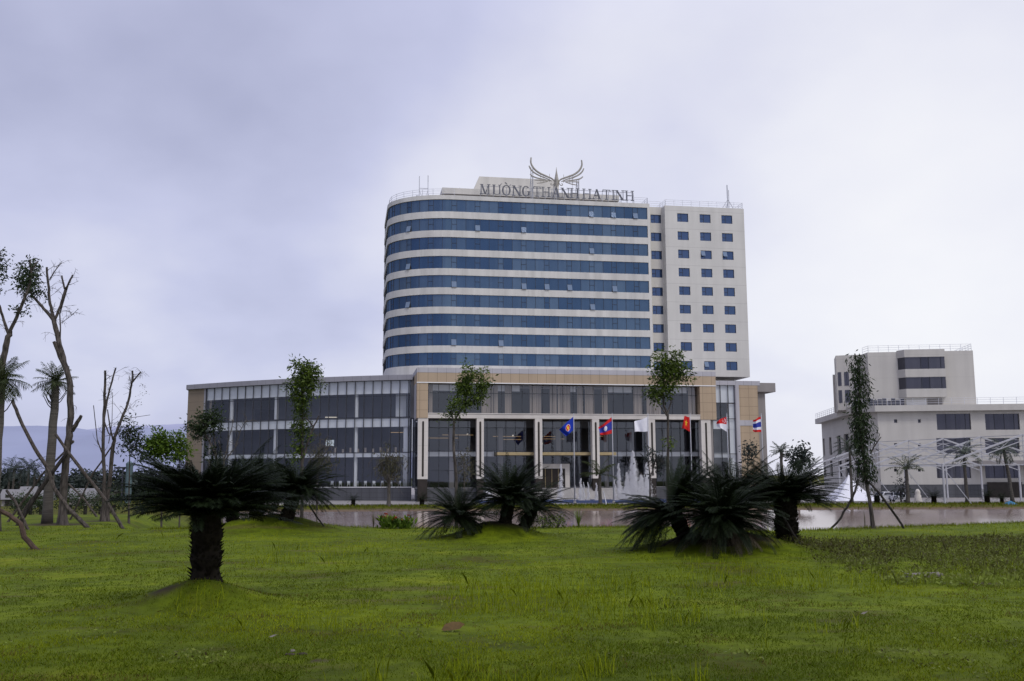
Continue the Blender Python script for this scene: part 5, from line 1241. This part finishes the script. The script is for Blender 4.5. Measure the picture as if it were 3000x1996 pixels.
tree('leafy_tree', 'young tree with a round top clump before the right half of the porch', 'tree', 41, [([(1955, 1545), (1956, 1346), (1958, 1304), (1956, 1215), (1945, 1190), (1942, 1131), (1955, 1070)], .08, .03), ([(1956, 1222), (1935, 1190), (1915, 1160)], .04, .015), ([(1956, 1210), (1966, 1180), (1962, 1130)], .04, .02)],
     YT, clouds=[(1962, 1078, 38, 38, 900, 0), (1935, 1058, 20, 22, 240, 0), (1985, 1095, 26, 34, 480, .1), (1948, 1118, 22, 20, 260, 0), (1915, 1152, 16, 18, 220, 0), (1945, 1150, 26, 16, 260, 0), (1960, 1300, 7, 9, 40, 0)], leaf='leaf', lk=dict(size=.17, wid=.34))
tree('leafy_tree', 'leaning narrow tree clothed in drooping leaves before the annex', 'tree', 37.5, [([(2560, 1556), (2550, 1480), (2540, 1425), (2530, 1345), (2520, 1261), (2516, 1176), (2518, 1085), (2504, 1036)], .095, .03), ([(2550, 1330), (2560, 1310), (2581, 1281)], .035, .02), ([(2536, 1400), (2505, 1350), (2487, 1314)], .03, .018)],
     YT, clouds=[(2508, 1058, 13, 20, 150, 0), (2520, 1115, 22, 34, 420, 0), (2515, 1175, 26, 38, 560, 0), (2518, 1235, 31, 38, 640, 0), (2520, 1290, 27, 34, 480, 0), (2532, 1345, 26, 34, 400, 0), (2540, 1385, 24, 28, 320, 0)], leaf='leaf_dark', tw=[(0, 14, .7, .012, .2)], lk=dict(size=.20, wid=.24, droop=1.4, clump=7), rk=.62, sat=1)
for pl, lab in (([(2521, 1405), (2505, 1440), (2490, 1470), (2465, 1515), (2424, 1548)], 'dark crooked prop slanting left from the narrow tree before the annex'), ([(2546, 1408), (2580, 1450), (2620, 1505), (2650, 1552)], 'dark straight prop slanting right from the narrow tree before the annex')):
    pts = pxpath(pl, 37.2); pts[-1].z = hz(pts[-1].x, 37.2) - .05; pts[0].y += .25; b = MB(); b.tube(jag(pts, 3, .012), .042, 7, True, .2); tag(b.build('support_pole', M['bark_dark']), lab, 'prop', 'props of the narrow tree')
for pl, D, lab in (([(2075, 1505), (2060, 1560), (2020, 1600), (1975, 1605)][:1] + [(2010, 1560), (1930, 1585)], 25.6, 'thin dark prop slanting left under the right cycad cluster'), ([(2292, 1505), (2318, 1555), (2347, 1604)], 26.0, 'thin dark prop slanting right of the bulky cycad trunk'), ([(985, 1490), (965, 1520), (948, 1548)][::-1] and [(905, 1480), (928, 1515), (952, 1548)], 36.5, 'thin prop slanting right under the left-hand cycad cluster')):
    pts = pxpath(pl, D); pts[-1].z = hz(pts[-1].x, D) - .04; b = MB(); b.tube(jag(pts, 3, .008), .028, 6, True, .15); tag(b.build('support_pole', M['bark_dark']), lab, 'prop', 'props of the cycads')
LT = 'leafy trees behind the lone cycad'
tree('leafy_tree', 'thin dark tree left of the bright bushy tree', 'tree', 47, [([(378, 1530), (378, 1440), (380, 1340), (382, 1260)], .05, .02), ([(380, 1340), (400, 1300), (410, 1270)], .03, .012)], LT, clouds=[(378, 1255, 20, 22, 170, 0), (398, 1290, 24, 34, 300, 0), (370, 1300, 22, 24, 130, 0), (410, 1330, 16, 24, 120, 0)], leaf='leaf_dark', lk=dict(size=.18, wid=.4), tw=[(0, 10, .7, .012, 0)])
tree('leafy_tree', 'bright green bushy tree behind the crown of the lone cycad', 'tree', 47, [([(475, 1530), (474, 1440), (472, 1330)], .06, .02)], LT, clouds=[(478, 1295, 26, 28, 620, 0), (455, 1305, 22, 28, 400, 0), (490, 1320, 24, 24, 320, 0)], leaf='leaf_bright', lk=dict(size=.2, wid=.4))
tree('leafy_tree', 'smaller bright green tree just left of the tan end wall', 'tree', 47, [([(528, 1530), (527, 1440), (525, 1310)], .05, .02)], LT, clouds=[(524, 1290, 14, 22, 220, 0), (530, 1315, 20, 18, 200, 0), (550, 1325, 14, 22, 70, 0)], leaf='leaf_bright', lk=dict(size=.2, wid=.4))
tree('dry_tree', 'pale bare sapling with upswept branches before the glass wing', 'tree', 42, [([(652, 1545), (654, 1400), (656, 1350)], .05, .045), ([(656, 1350), (664, 1320), (672, 1280), (685, 1229)], .04, .015), ([(656, 1352), (690, 1310), (705, 1260), (718, 1235)], .03, .012), ([(656, 1352), (645, 1310), (640, 1290)], .03, .02)], bark='bark_palm', tw=[(1, 10, .7, .012, .1), (2, 10, .8, .012, .1)])
tree('dry_tree', 'drooping half-dry tree with brownish hanging leaves right of the narrow young tree', 'tree', 44, [([(930, 1540), (930, 1385), (935, 1320), (940, 1285)], .05, .02), ([(932, 1360), (955, 1320), (970, 1300)], .03, .015)], bark='bark_palm', clouds=[(938, 1330, 24, 46, 240, 0), (965, 1350, 20, 44, 170, 0), (925, 1365, 14, 30, 110, 0)], leaf='leaf_dry', lk=dict(size=.15, wid=.22, droop=2.0), tw=[(0, 14, .9, .012, .6), (1, 10, .8, .012, .6)])
tree('dry_tree', 'grey willow-like tree on the far bank before the granite plinth', 'tree', 142, [([(1139, 1485), (1139, 1440), (1140, 1420)], .30, .25), ([(1140, 1420), (1125, 1385), (1113, 1345)], .18, .07), ([(1140, 1420), (1150, 1380), (1158, 1340)], .18, .07), ([(1140, 1420), (1138, 1370), (1132, 1320)], .16, .06)], bark='bark_palm', clouds=[(1128, 1345, 24, 34, 330, 0), (1155, 1355, 22, 36, 300, 0), (1138, 1385, 26, 26, 180, 0)], leaf='leaf_dry', lk=dict(size=.55, wid=.2, droop=1.8), tw=[(1, 12, 2.6, .05, .5), (2, 12, 2.6, .05, .5), (3, 8, 2.4, .05, .4)])
tree('dry_tree', 'thin greyish tree behind the left porch tree, feathery top', 'tree', 60, [([(1362, 1500), (1360, 1400), (1358, 1340)], .06, .03)], bark='bark_palm', clouds=[(1358, 1345, 16, 28, 170, 0), (1364, 1385, 14, 24, 120, 0)], leaf='leaf_dry', lk=dict(size=.2, wid=.25, droop=1.0), tw=[(0, 16, .9, .015, .2)])
SM = 'small trees peeping over the right cycads'
tree('leafy_tree', 'small round-topped tree between the hotel and the annex', 'tree', 143, [([(2340, 1475), (2340, 1400), (2342, 1350)], .2, .1)], SM, clouds=[(2342, 1338, 26, 24, 330, 0), (2356, 1350, 16, 18, 120, 0), (2325, 1350, 14, 18, 90, 0)], leaf='leaf_far', lk=dict(size=.6, wid=.45))
tree('leafy_tree', 'sparse small tree before the tan right-hand panel of the hotel', 'tree', 143, [([(2192, 1475), (2190, 1380), (2193, 1310)], .15, .06)], SM, clouds=[(2190, 1312, 16, 16, 120, 0), (2200, 1335, 14, 18, 100, 0)], leaf='leaf_far', lk=dict(size=.5, wid=.4), tw=[(0, 8, 1.6, .04, .1)])
tree('leafy_tree', 'small feathery tree beside the tallest fountain jet', 'tree', 144, [([(1905, 1475), (1904, 1400), (1900, 1350)], .14, .06), ([(1904, 1400), (1918, 1360), (1924, 1330)], .09, .04)], SM, clouds=[(1905, 1345, 26, 26, 150, 0), (1922, 1360, 20, 28, 130, 0)], leaf='leaf_far', lk=dict(size=.45, wid=.35), tw=[(0, 10, 2.0, .04, .1), (1, 10, 1.8, .04, .1)])
tree('leafy_tree', 'low grey bushy tree under the pavilion frame near the white cars', 'tree', 147, [([(2640, 1475), (2638, 1440), (2636, 1425)], .12, .06)], SM, clouds=[(2636, 1432, 24, 22, 200, 0)], leaf='leaf_far', lk=dict(size=.45, wid=.35), tw=[(0, 14, 1.6, .04, .1)])

# ------------------------------------------------------------------ far left: trees, palms, roofs
FT = 'trees along the horizon at the left'
spec = [(20, 1412, 26, 30, 190), (62, 1415, 24, 26, 200), (120, 1418, 30, 24, 210), (215, 1412, 30, 28, 205), (252, 1416, 26, 26, 190), (285, 1410, 24, 30, 215), (345, 1412, 34, 32, 180), (395, 1416, 34, 30, 185), (440, 1410, 30, 34, 200), (500, 1412, 40, 34, 190), (545, 1415, 30, 30, 180), (160, 1416, 26, 24, 230)]
wl_ = ['at the far left under the nearest palm', 'left of the white roofs', 'behind the white roofs', 'behind the thick bare tree', 'right of the thick bare tree', 'behind the slender bare pair', 'below the teal tower', 'right of the teal tower', 'behind the thin dark tree', 'behind the bright bushy tree', 'beside the tan end wall', 'behind the short-crowned palm']
for (px, y, rx, rz, D), s in zip(spec, wl_):
    t = at(px, y, D); zb = -2.2; zt_ = t.z + rz * D / FPX
    o = empty('distant_tree', (t.x, D, zb), 0, 'hazy dark tree on the horizon ' + s, 'tree', FT)
    b = MB(); b.tube([(t.x, D, zb - .1), (t.x + .1, D, t.z)], [.25, .12], 6); b.build('trunk', M['bark_dark'], o)
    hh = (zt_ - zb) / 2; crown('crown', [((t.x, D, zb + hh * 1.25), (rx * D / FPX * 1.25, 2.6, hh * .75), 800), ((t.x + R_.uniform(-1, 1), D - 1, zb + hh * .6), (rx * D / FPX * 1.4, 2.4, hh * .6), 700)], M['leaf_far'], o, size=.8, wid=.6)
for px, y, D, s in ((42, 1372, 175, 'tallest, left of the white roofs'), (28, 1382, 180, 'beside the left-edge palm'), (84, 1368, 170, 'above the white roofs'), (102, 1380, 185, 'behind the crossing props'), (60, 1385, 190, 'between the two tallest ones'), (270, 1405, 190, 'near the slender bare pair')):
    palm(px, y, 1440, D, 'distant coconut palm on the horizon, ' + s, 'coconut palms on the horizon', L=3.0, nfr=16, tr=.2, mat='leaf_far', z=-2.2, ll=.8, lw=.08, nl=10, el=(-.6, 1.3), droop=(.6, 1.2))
def shed(px, y, D, w_, dp, h, label):
    p = at(px, y, D); o = empty('distant_house', (p.x, D, -2.2), .2, label, 'house', 'pale-roofed houses in the distance')
    b = MB(); b.box(-w_ / 2, w_ / 2, -dp / 2, dp / 2, 0, h - .9); b.build('wall', M['grey_wall'], o, world=False)
    b = MB(); e = .4
    b.quad((-w_ / 2 - e, -dp / 2 - e, h - 1), (w_ / 2 + e, -dp / 2 - e, h - 1), (w_ / 2 + e, 0, h + .5), (-w_ / 2 - e, 0, h + .5)); b.quad((w_ / 2 + e, dp / 2 + e, h - 1), (-w_ / 2 - e, dp / 2 + e, h - 1), (-w_ / 2 - e, 0, h + .5), (w_ / 2 + e, 0, h + .5))
    b.poly([(-w_ / 2 - e, dp / 2 + e, h - 1), (-w_ / 2 - e, -dp / 2 - e, h - 1), (-w_ / 2 - e, 0, h + .5)]); b.poly([(w_ / 2 + e, -dp / 2 - e, h - 1), (w_ / 2 + e, dp / 2 + e, h - 1), (w_ / 2 + e, 0, h + .5)])
    b.build('roof', M['tile_roof'], o, world=False)
    b = MB(); b.box(-.5, .5, -dp / 2 - .06, -dp / 2 - .01, 0, 1.7); b.build('door', M['slot'], o, world=False)
shed(36, 1440, 150, 2.0, 3, 2.0, 'small white-roofed house nearest the left edge'); shed(86, 1430, 140, 1.5, 3, 2.5, 'small white-roofed house with the brightest gable'); shed(124, 1442, 145, 2.2, 4, 1.9, 'low pale-roofed house behind the palm'); shed(248, 1440, 150, 3.4, 4, 2.1, 'pale-roofed house between the bare trees')
p = at(378, 1400, 165); o = empty('water_tower', (p.x, 165, -2.2), 0, 'faded teal tower with a flat side platform behind the trees', 'tower')
zt_ = at(378, 1352, 165).z; b = MB(); b.tube([(p.x, 165, -2.2), (p.x, 165, at(378, 1380, 165).z), (p.x, 165, at(378, 1358, 165).z), (p.x, 165, zt_)], [.5, .55, .6, .2], 14); b.build('tank', M['teal'], o)
q = at(338, 1370, 165); b = MB(); b.box(q.x, p.x - .8, 164.5, 165.5, q.z - .2, q.z + .09); b.build('platform', M['frame'], o); b = MB(); q2 = at(363, 1370, 165); b.box(q2.x - .1, q2.x + .1, 164.6, 164.8, -2.2, q.z - .2); b.build('support_leg', M['frame'], o)
for i, (px, w_) in enumerate(((60, .9), (92, 1.1), (122, 1.0), (205, 1.0), (252, 1.1), (296, .9), (335, 1.0), (420, 1.0))):
    D = 63 + (i % 3) * 3; t = at(px, 1460, D); z = hz(t.x, D); o = empty('clipped_bush', (t.x, D, z - .05), 0, 'dark rounded bush in the row behind the left trees, ' + ['first from the left edge', 'below the bright gable', 'beside the palm foot', 'right of the thick bare trunk', 'left of the slender bare pair', 'behind the slender bare pair', 'below the teal tower', 'left of the bright bushy tree'][i], 'bush', 'row of dark bushes')
    b = MB(); b.tube([(t.x, D, z - .1), (t.x, D, z + .6)], .12, 7); b.build('stem', M['bark_dark'], o)
    crown('crown', [((t.x, D, z + .85), (w_ * 1.0, .8, .7), 700)], M['leaf_dark'], o, size=.16, wid=.4)

# ------------------------------------------------------------------ bank flowers, tufts, bushes
def canna(px, D, label, n, h, flowers):
    t = at(px, 1540, D); z = hz(t.x, D) - .03; o = empty('canna_plant', (t.x, D, z), 0, label, 'flowering plant', 'red flowering plants on the bank')
    V, T = [], []
    for _ in range(n):
        a = R_.uniform(0, 6.28); b0 = np.array([t.x + R_.gauss(0, .14), D + R_.gauss(0, .1), z + R_.uniform(0, h * .6)]); d = nrm(np.array([math.cos(a) * .7, math.sin(a) * .7, R_.uniform(.4, 1.3)])); s_ = nrm(np.cross(d, [R_.gauss(0, 1), R_.gauss(0, 1), .2])); l = R_.uniform(.2, .36)
        V += [b0, b0 + d * l * .5 + s_ * l * .16, b0 + d * l, b0 + d * l * .5 - s_ * l * .16]; T.append(R_.random())
    raw('foliage', np.array(V) - np.array(o.location), np.arange(len(V)).reshape(-1, 4), M['leaf_bright'], T, o)
    for k in range(flowers):
        b = MB(); c = Vector((t.x + R_.gauss(0, .16), D + R_.gauss(0, .1), z + h * R_.uniform(.6, 1.0)))
        for j in range(7):
            a = j * .9; d = Vector((math.cos(a), math.sin(a), R_.uniform(-.2, .9))).normalized(); s_ = d.cross(Vector((R_.random(), R_.random(), 1))).normalized(); l = R_.uniform(.06, .11)
            b.quad(c, c + d * l * .6 + s_ * l * .4, c + d * l, c + d * l * .6 - s_ * l * .4)
        b.build('flower', M['red'] if k % 3 else M['orange'], o)
for px, lab, n, h, f in ((1128, 'flowering plant with the reddest blooms on the near bank', 80, .58, 6), (1150, 'orange and red flowering plant in the middle of the bank clump', 80, .52, 5), (1172, 'low flowering plant right of the middle of the clump', 60, .42, 3), (1194, 'flowering plant standing a little apart at the right', 70, .55, 3)): canna(px, 38.0, lab, n, h, f)
def tuft(px, y, D, label, n=26, h=.8, spread=.5, mat='leaf', name='strap_leaf_plant', wd=.03):
    t = at(px, y, D); z = hz(t.x, D) - .03; V, T = [], []
    for _ in range(n):
        a = R_.uniform(0, 6.28); sp_ = R_.uniform(.05, spread); l = h * R_.uniform(.7, 1.1); p = np.array([t.x, D, z]); s_ = np.array([-math.sin(a), math.cos(a), 0]) * wd; prev = p
        for k in range(4):
            q0, q1 = k / 4, (k + 1) / 4
            f = lambda q: p + np.array([math.cos(a) * sp_ * q ** 1.6, math.sin(a) * sp_ * q ** 1.6, l * (q - .25 * sp_ * q * q)])
            w0, w1 = s_ * (1 - q0 * .9), s_ * (1 - q1 * .95); V += [f(q0) - w0, f(q0) + w0, f(q1) + w1, f(q1) - w1]; T.append(min(1, max(0, .4 + .3 * q1 + R_.gauss(0, .1))))
    V = np.array(V) - np.array([t.x, D, z]); o = raw(name, V, np.arange(len(V)).reshape(-1, 4), M[mat], T); o.location = (t.x, D, z); tag(o, label, 'plant', 'strap-leaved plants on the bank'); return o
tuft(1695, 1541, 38.6, 'spiky strap-leaved plant on the bank in front of the fountain', 22, .85, .42)
tuft(2757, 1528, 42, 'spiky strap-leaved plant on the bank before the annex', 30, .95, .5, 'leaf')
tuft(1094, 1540, 38.4, 'thin upright plant left of the red flowers', 14, .7, .16, 'leaf_dry', wd=.02)
tuft(1240, 1540, 38.4, 'thin single stalk right of the red flowers', 5, .85, .06, 'leaf_dry', wd=.012)
tuft(2534, 1540, 38.0, 'thin reddish stalk beside the leaning narrow tree', 5, .75, .06, 'leaf_dry', wd=.016)
for px, D, w_, lab in ((1592, 38.2, .5, 'low pale-leaved bush right of the middle cycad mound'), (1632, 38.4, .42, 'low bush between the pale bush and the spiky plant')):
    t = at(px, 1530, D); z = hz(t.x, D); o = empty('low_bush', (t.x, D, z), 0, lab, 'bush', 'low bushes on the bank'); b = MB()
    for _ in range(7): b.tube([(t.x, D, z - .04), (t.x + R_.gauss(0, .2), D + R_.gauss(0, .12), z + R_.uniform(.25, .5))], .01, 4)
    b.build('stems', M['bark'], o); crown('crown', [((t.x, D, z + .25), (w_, .3, .26), 330)], M['leaf'], o, size=.10, wid=.45, droop=.1)

# ------------------------------------------------------------------ ground litter and small things
g = gp(1325, 1853); b = MB(); n = 7
pts = [(-.14, -.02, .0), (-.1, .055, .02), (0, .075, .035), (.1, .05, .05), (.16, .0, .06), (.1, -.03, .02), (0, -.04, .01), (-.1, -.035, 0)]
b.poly([(g.x + x, g.y + y * 1.2, hz(g.x, g.y) + .04 + z + y * .55) for x, y, z in pts]); tag(b.build('fallen_leaf', M['brownleaf']), 'large brown fallen leaf lying on the front lawn', 'leaf')
for px, y, lab in ((798, 1882, 'small pale dry leaf left on the front lawn'), (2532, 1814, 'small pale dry leaf on the lawn below the weed patch')):
    g = gp(px, y); b = MB(); z = hz(g.x, g.y) + .05; b.poly([(g.x - .05, g.y, z), (g.x, g.y + .02, z + .02), (g.x + .06, g.y + .01, z + .03), (g.x, g.y - .02, z)]); tag(b.build('fallen_leaf', M['stone']), lab, 'leaf')
def rock(px, y, s, label, name, m_, asp=(1, .7, .6), cat='stone', group=None):
    g = gp(px, y); z = hz(g.x, g.y); b = MB(); rg2 = random.Random(px); n, k = 9, 5
    R_pts = [[None] * n for _ in range(k)]
    for i in range(k):
        ph = -math.pi / 2 + math.pi * i / (k - 1)
        for j in range(n):
            th = 2 * math.pi * j / n; f_ = 1 + rg2.uniform(-.22, .22); R_pts[i][j] = (g.x + s * asp[0] * f_ * math.cos(ph) * math.cos(th), g.y + s * asp[1] * f_ * math.cos(ph) * math.sin(th), z + s * asp[2] * (.5 + f_ * math.sin(ph)))
    for i in range(k - 1):
        for j in range(n): b.quad(R_pts[i][j], R_pts[i][(j + 1) % n], R_pts[i + 1][(j + 1) % n], R_pts[i + 1][j])
    return tag(b.build(name, m_), label, cat, group)
SG = 'dirt clods on the bare spot of the front lawn'
M['soil'] = simple('dark_soil', (.05, .038, .026), .95, .5, 12, bump=.6)
rock(857, 1912, .03, 'pale pebble on the bare spot of the front lawn', 'pebble', M['stone'], (1, .8, .7))
rock(850, 1922, .05, 'left dark clod of the bare spot', 'dirt_clod', M['soil'], (1.3, .9, .3), 'clod', SG); rock(885, 1921, .055, 'right dark clod of the bare spot', 'dirt_clod', M['soil'], (1.3, .9, .28), 'clod', SG)
g = gp(2720, 1695); b = MB(); z = hz(g.x, g.y)
b.hexa([(g.x - .40, g.y - .05, z - .05), (g.x + .33, g.y - .02, z - .05), (g.x + .33, g.y + .28, z - .05), (g.x - .40, g.y + .26, z - .05), (g.x - .38, g.y - .04, z + .04), (g.x + .32, g.y, z + .07), (g.x + .31, g.y + .26, z + .09), (g.x - .36, g.y + .24, z + .07)])
tag(b.build('stone_block', M['stone']), 'pale stone kerb block lying in the weed patch', 'stone block')
q = at(2960, 1476, 140); b = MB(); b.tube([(q.x, 140, -2.3), (q.x, 140, q.z + .35)], .05, 6); o = empty('parasol', (q.x, 140, -2.3), 0, 'small blue parasol on the far bank at the right', 'parasol')
b.build('pole', M['steel'], o); b = MB(); b.tube([(q.x, 140, q.z - .1), (q.x, 140, q.z + .09), (q.x, 140, q.z + .4)], [.95, .7, .05], 10, False); b.build('canopy', simple('blue_cloth', (.04, .16, .28), .7), o)
q = at(2690, 1470, 150); b = MB(); zz_ = [0, .1, .5, .95, 1.15, 1.4, 1.7, 1.95]; rr_ = [.6, .62, .5, .48, .36, .40, .34, .1]
b.tube([(q.x, 150, PZ + z) for z in zz_], rr_, 12); tag(b.build('stone_carving', M['beige'], None, True), 'pale rounded stone carving on the plaza before the annex', 'carving')

# ------------------------------------------------------------------ grass and weeds
def blades(name, X, Y, Hh, W_, tone, mat, lean=.6, kind='stuff', label=None, cat=None):
    n = len(X); Z = height(X, Y); a = NR.random(n) * 6.283; l = np.abs(NR.normal(0, lean, n)) * Hh
    base = np.stack([X, Y, Z - .008], -1); tip = base + np.stack([np.cos(a) * l, np.sin(a) * l, Hh], -1); mid = base + (tip - base) * np.array([.35, .35, .62])
    fa = NR.random(n) * 3.1416; s_ = np.stack([np.cos(fa), np.sin(fa) * .5, 0 * fa], -1) * W_[:, None]
    V = np.stack([base - s_, base + s_, mid + s_ * .7, tip, mid - s_ * .7], 1).reshape(-1, 3); F = np.arange(5 * n).reshape(-1, 5)
    o = raw(name, V, F, M[mat], tone); tag(o, label, cat, None, kind); return o
def scatter(n, y0, y1, tmax=.80):
    u = NR.random(n); Y = 1 / (1 / y0 + u * (1 / y1 - 1 / y0)); X = NR.uniform(-tmax, tmax, n) * (Y + 2); return X, Y
n = 500000; X, Y = scatter(n, 6.5, 44)
keep = (Y < bank(X) + 1.2) | (X < -12); 
pat = fbm(X * .35 + 40, Y * .35, 4); pat2 = fbm(X * 1.6, Y * 1.6 + 9, 3); thin = (pat2 < .36) & (NR.random(n) < .75); keep &= ~thin; keep &= dirt(X, Y) < .15 + .6 * NR.random(n)
for mx, my, h_, rx, ry in MOUNDS: pass
weedm = lambda X, Y: (X > 6.4 + 1.2 * (vnoise(Y * .6, X * 0 + 2) - .5) + (np.abs(Y - 22) * .12)) & (Y > 17.6 + .9 * vnoise(X * .5, X * 0)) & (Y < 30 + 2 * vnoise(X * .4, X * 0 + 7))
X, Y, pat, pat2 = X[keep], Y[keep], pat[keep], pat2[keep]; n = len(X)
Hh = (.018 + .034 * NR.random(n) ** 1.5) * (.6 + .9 * pat2) * (1 + np.clip(Y - 14, 0, 30) * .012)
tone = np.clip(.16 + 1.5 * (pat - .34) + .45 * (fbm(X * .12 + 7, Y * .3 + 4, 3) - .42) + NR.normal(0, .17, n) + .55 * (pat2 - .45), .165, 1)
brown = (fbm(X * .8 + 21, Y * .9 + 5, 3) > .60) & (NR.random(n) < .4) | (NR.random(n) < .03); tone -= .28 * (1 - sst(8.5, 15, Y)); tone = np.clip(tone, .165, 1); tone[brown] = NR.random(brown.sum()) * .1  # near blades darkened too, painted shade matching the ground
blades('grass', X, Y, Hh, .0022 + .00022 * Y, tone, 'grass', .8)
# taller clumps
n = 90000; X, Y = scatter(n, 7.5, 40); pt_ = fbm(X * .22 + 3, Y * .22 + 30, 3) + .42 * np.exp(-(((X - .6) / 2.4) ** 2 + ((Y - 14.8) / 2.8) ** 2)) + .18 * np.exp(-(((X + 2.6) / 1.6) ** 2 + ((Y - 12.5) / 1.8) ** 2)) + .2 * np.exp(-(((X + 4.6) / 1.1) ** 2 + ((Y - 15.2) / .9) ** 2))
cl2 = fbm(X * 2.2, Y * 2.2, 2); keep = (pt_ + .55 * (cl2 - .4) > .60) & (Y < bank(X) + .8); X, Y, pt_ = X[keep], Y[keep], pt_[keep]; n = len(X)
blades('tall_grass', X, Y, .05 + .25 * NR.random(n) ** 2.0, .003 + .00020 * Y, np.clip(.55 + NR.normal(0, .2, n), .32, 1), 'grass', .5)
# low broad-leaved weeds sprinkled through the lawn
n = 60000; X, Y = scatter(n, 7, 30); k = (fbm(X * .9 + 50, Y * .9, 3) > .56) & (fbm(X * 3.1, Y * 3.1 + 8, 2) > .40); X, Y = X[k], Y[k]; n = len(X)
p = np.stack([X, Y, height(X, Y) + NR.random(n) * .05 + .01], -1); d = nrm(np.stack([NR.normal(size=n), NR.normal(size=n), NR.uniform(0, .8, n)], -1)); s_ = nrm(np.cross(d, NR.normal(size=(n, 3)))); l = NR.uniform(.025, .06, n)[:, None]
V = np.stack([p, p + d * l * .5 + s_ * l * .26, p + d * l, p + d * l * .5 - s_ * l * .26], 1).reshape(-1, 3)
tag(raw('lawn_weeds', V, np.arange(4 * n).reshape(-1, 4), M['weed'], np.clip(.6 + NR.normal(0, .25, n), 0, 1)), kind='stuff')
# bank fringe against the water
n = 16000; X = NR.uniform(-14, 26, n); Y = bank(X) + NR.normal(.3, .5, n)
blades('bank_grass', X, Y, .04 + .12 * NR.random(n) ** 1.5, np.full(n, .008), np.clip(.3 + NR.normal(0, .2, n), .1, 1), 'grass', .4)
n = 9000; X = NR.uniform(-48, 110, n); Y = NR.uniform(136.5, 146, n)
blades('far_bank_grass', X, Y, .12 + .25 * NR.random(n), np.full(n, .06), np.clip(.2 + NR.normal(0, .12, n), .08, 1), 'grass', .5)
# broad-leaved weed patch
n = 60000; X = NR.uniform(4.5, 26, n); Y = NR.uniform(16.5, 33, n); k = weedm(X, Y); X, Y = X[k], Y[k]; cl3 = fbm(X * 1.1, Y * 1.1, 3); k = cl3 > .30; X, Y, cl3 = X[k], Y[k], cl3[k]; n = len(X)
Z = height(X, Y); zz_ = Z + NR.random(n) ** 1.4 * (.05 + .24 * np.clip(cl3 - .2, 0, 1)); d = nrm(np.stack([NR.normal(size=n), NR.normal(size=n), NR.uniform(.1, 1.4, n)], -1)); s_ = nrm(np.cross(d, NR.normal(size=(n, 3)))); front = np.exp(-np.clip(Y - 18.2, 0, 20) / 3.5); l = (NR.uniform(.045, .11, n) * (1 + .35 * front))[:, None]; p = np.stack([X, Y, zz_], -1)
V = np.stack([p, p + d * l * .5 + s_ * l * .2, p + d * l, p + d * l * .5 - s_ * l * .2], 1).reshape(-1, 3)
tag(raw('weeds', V, np.arange(4 * n).reshape(-1, 4), M['weed'], np.clip(.08 + .65 * front + .6 * (fbm(X * .8 + 9, Y * .8, 3) - .2) + NR.normal(0, .2, n), 0, 1)), kind='stuff')
k = NR.random(n) < .25; blades('weed_grass', X[k], Y[k], .08 + .2 * NR.random(k.sum()), np.full(k.sum(), .006), NR.random(k.sum()) * .6, 'weed', .4)

# ------------------------------------------------------------------ render settings
sc.view_settings.view_transform = 'Standard'; sc.view_settings.look = 'None'; sc.view_settings.exposure = 0; sc.view_settings.gamma = 1
sc.render.engine = 'CYCLES'; sc.cycles.max_bounces = 7; sc.cycles.transparent_max_bounces = 12; sc.cycles.diffuse_bounces = 3; sc.cycles.glossy_bounces = 3
sc.cycles.use_denoising = True; sc.cycles.caustics_reflective = False; sc.cycles.caustics_refractive = False
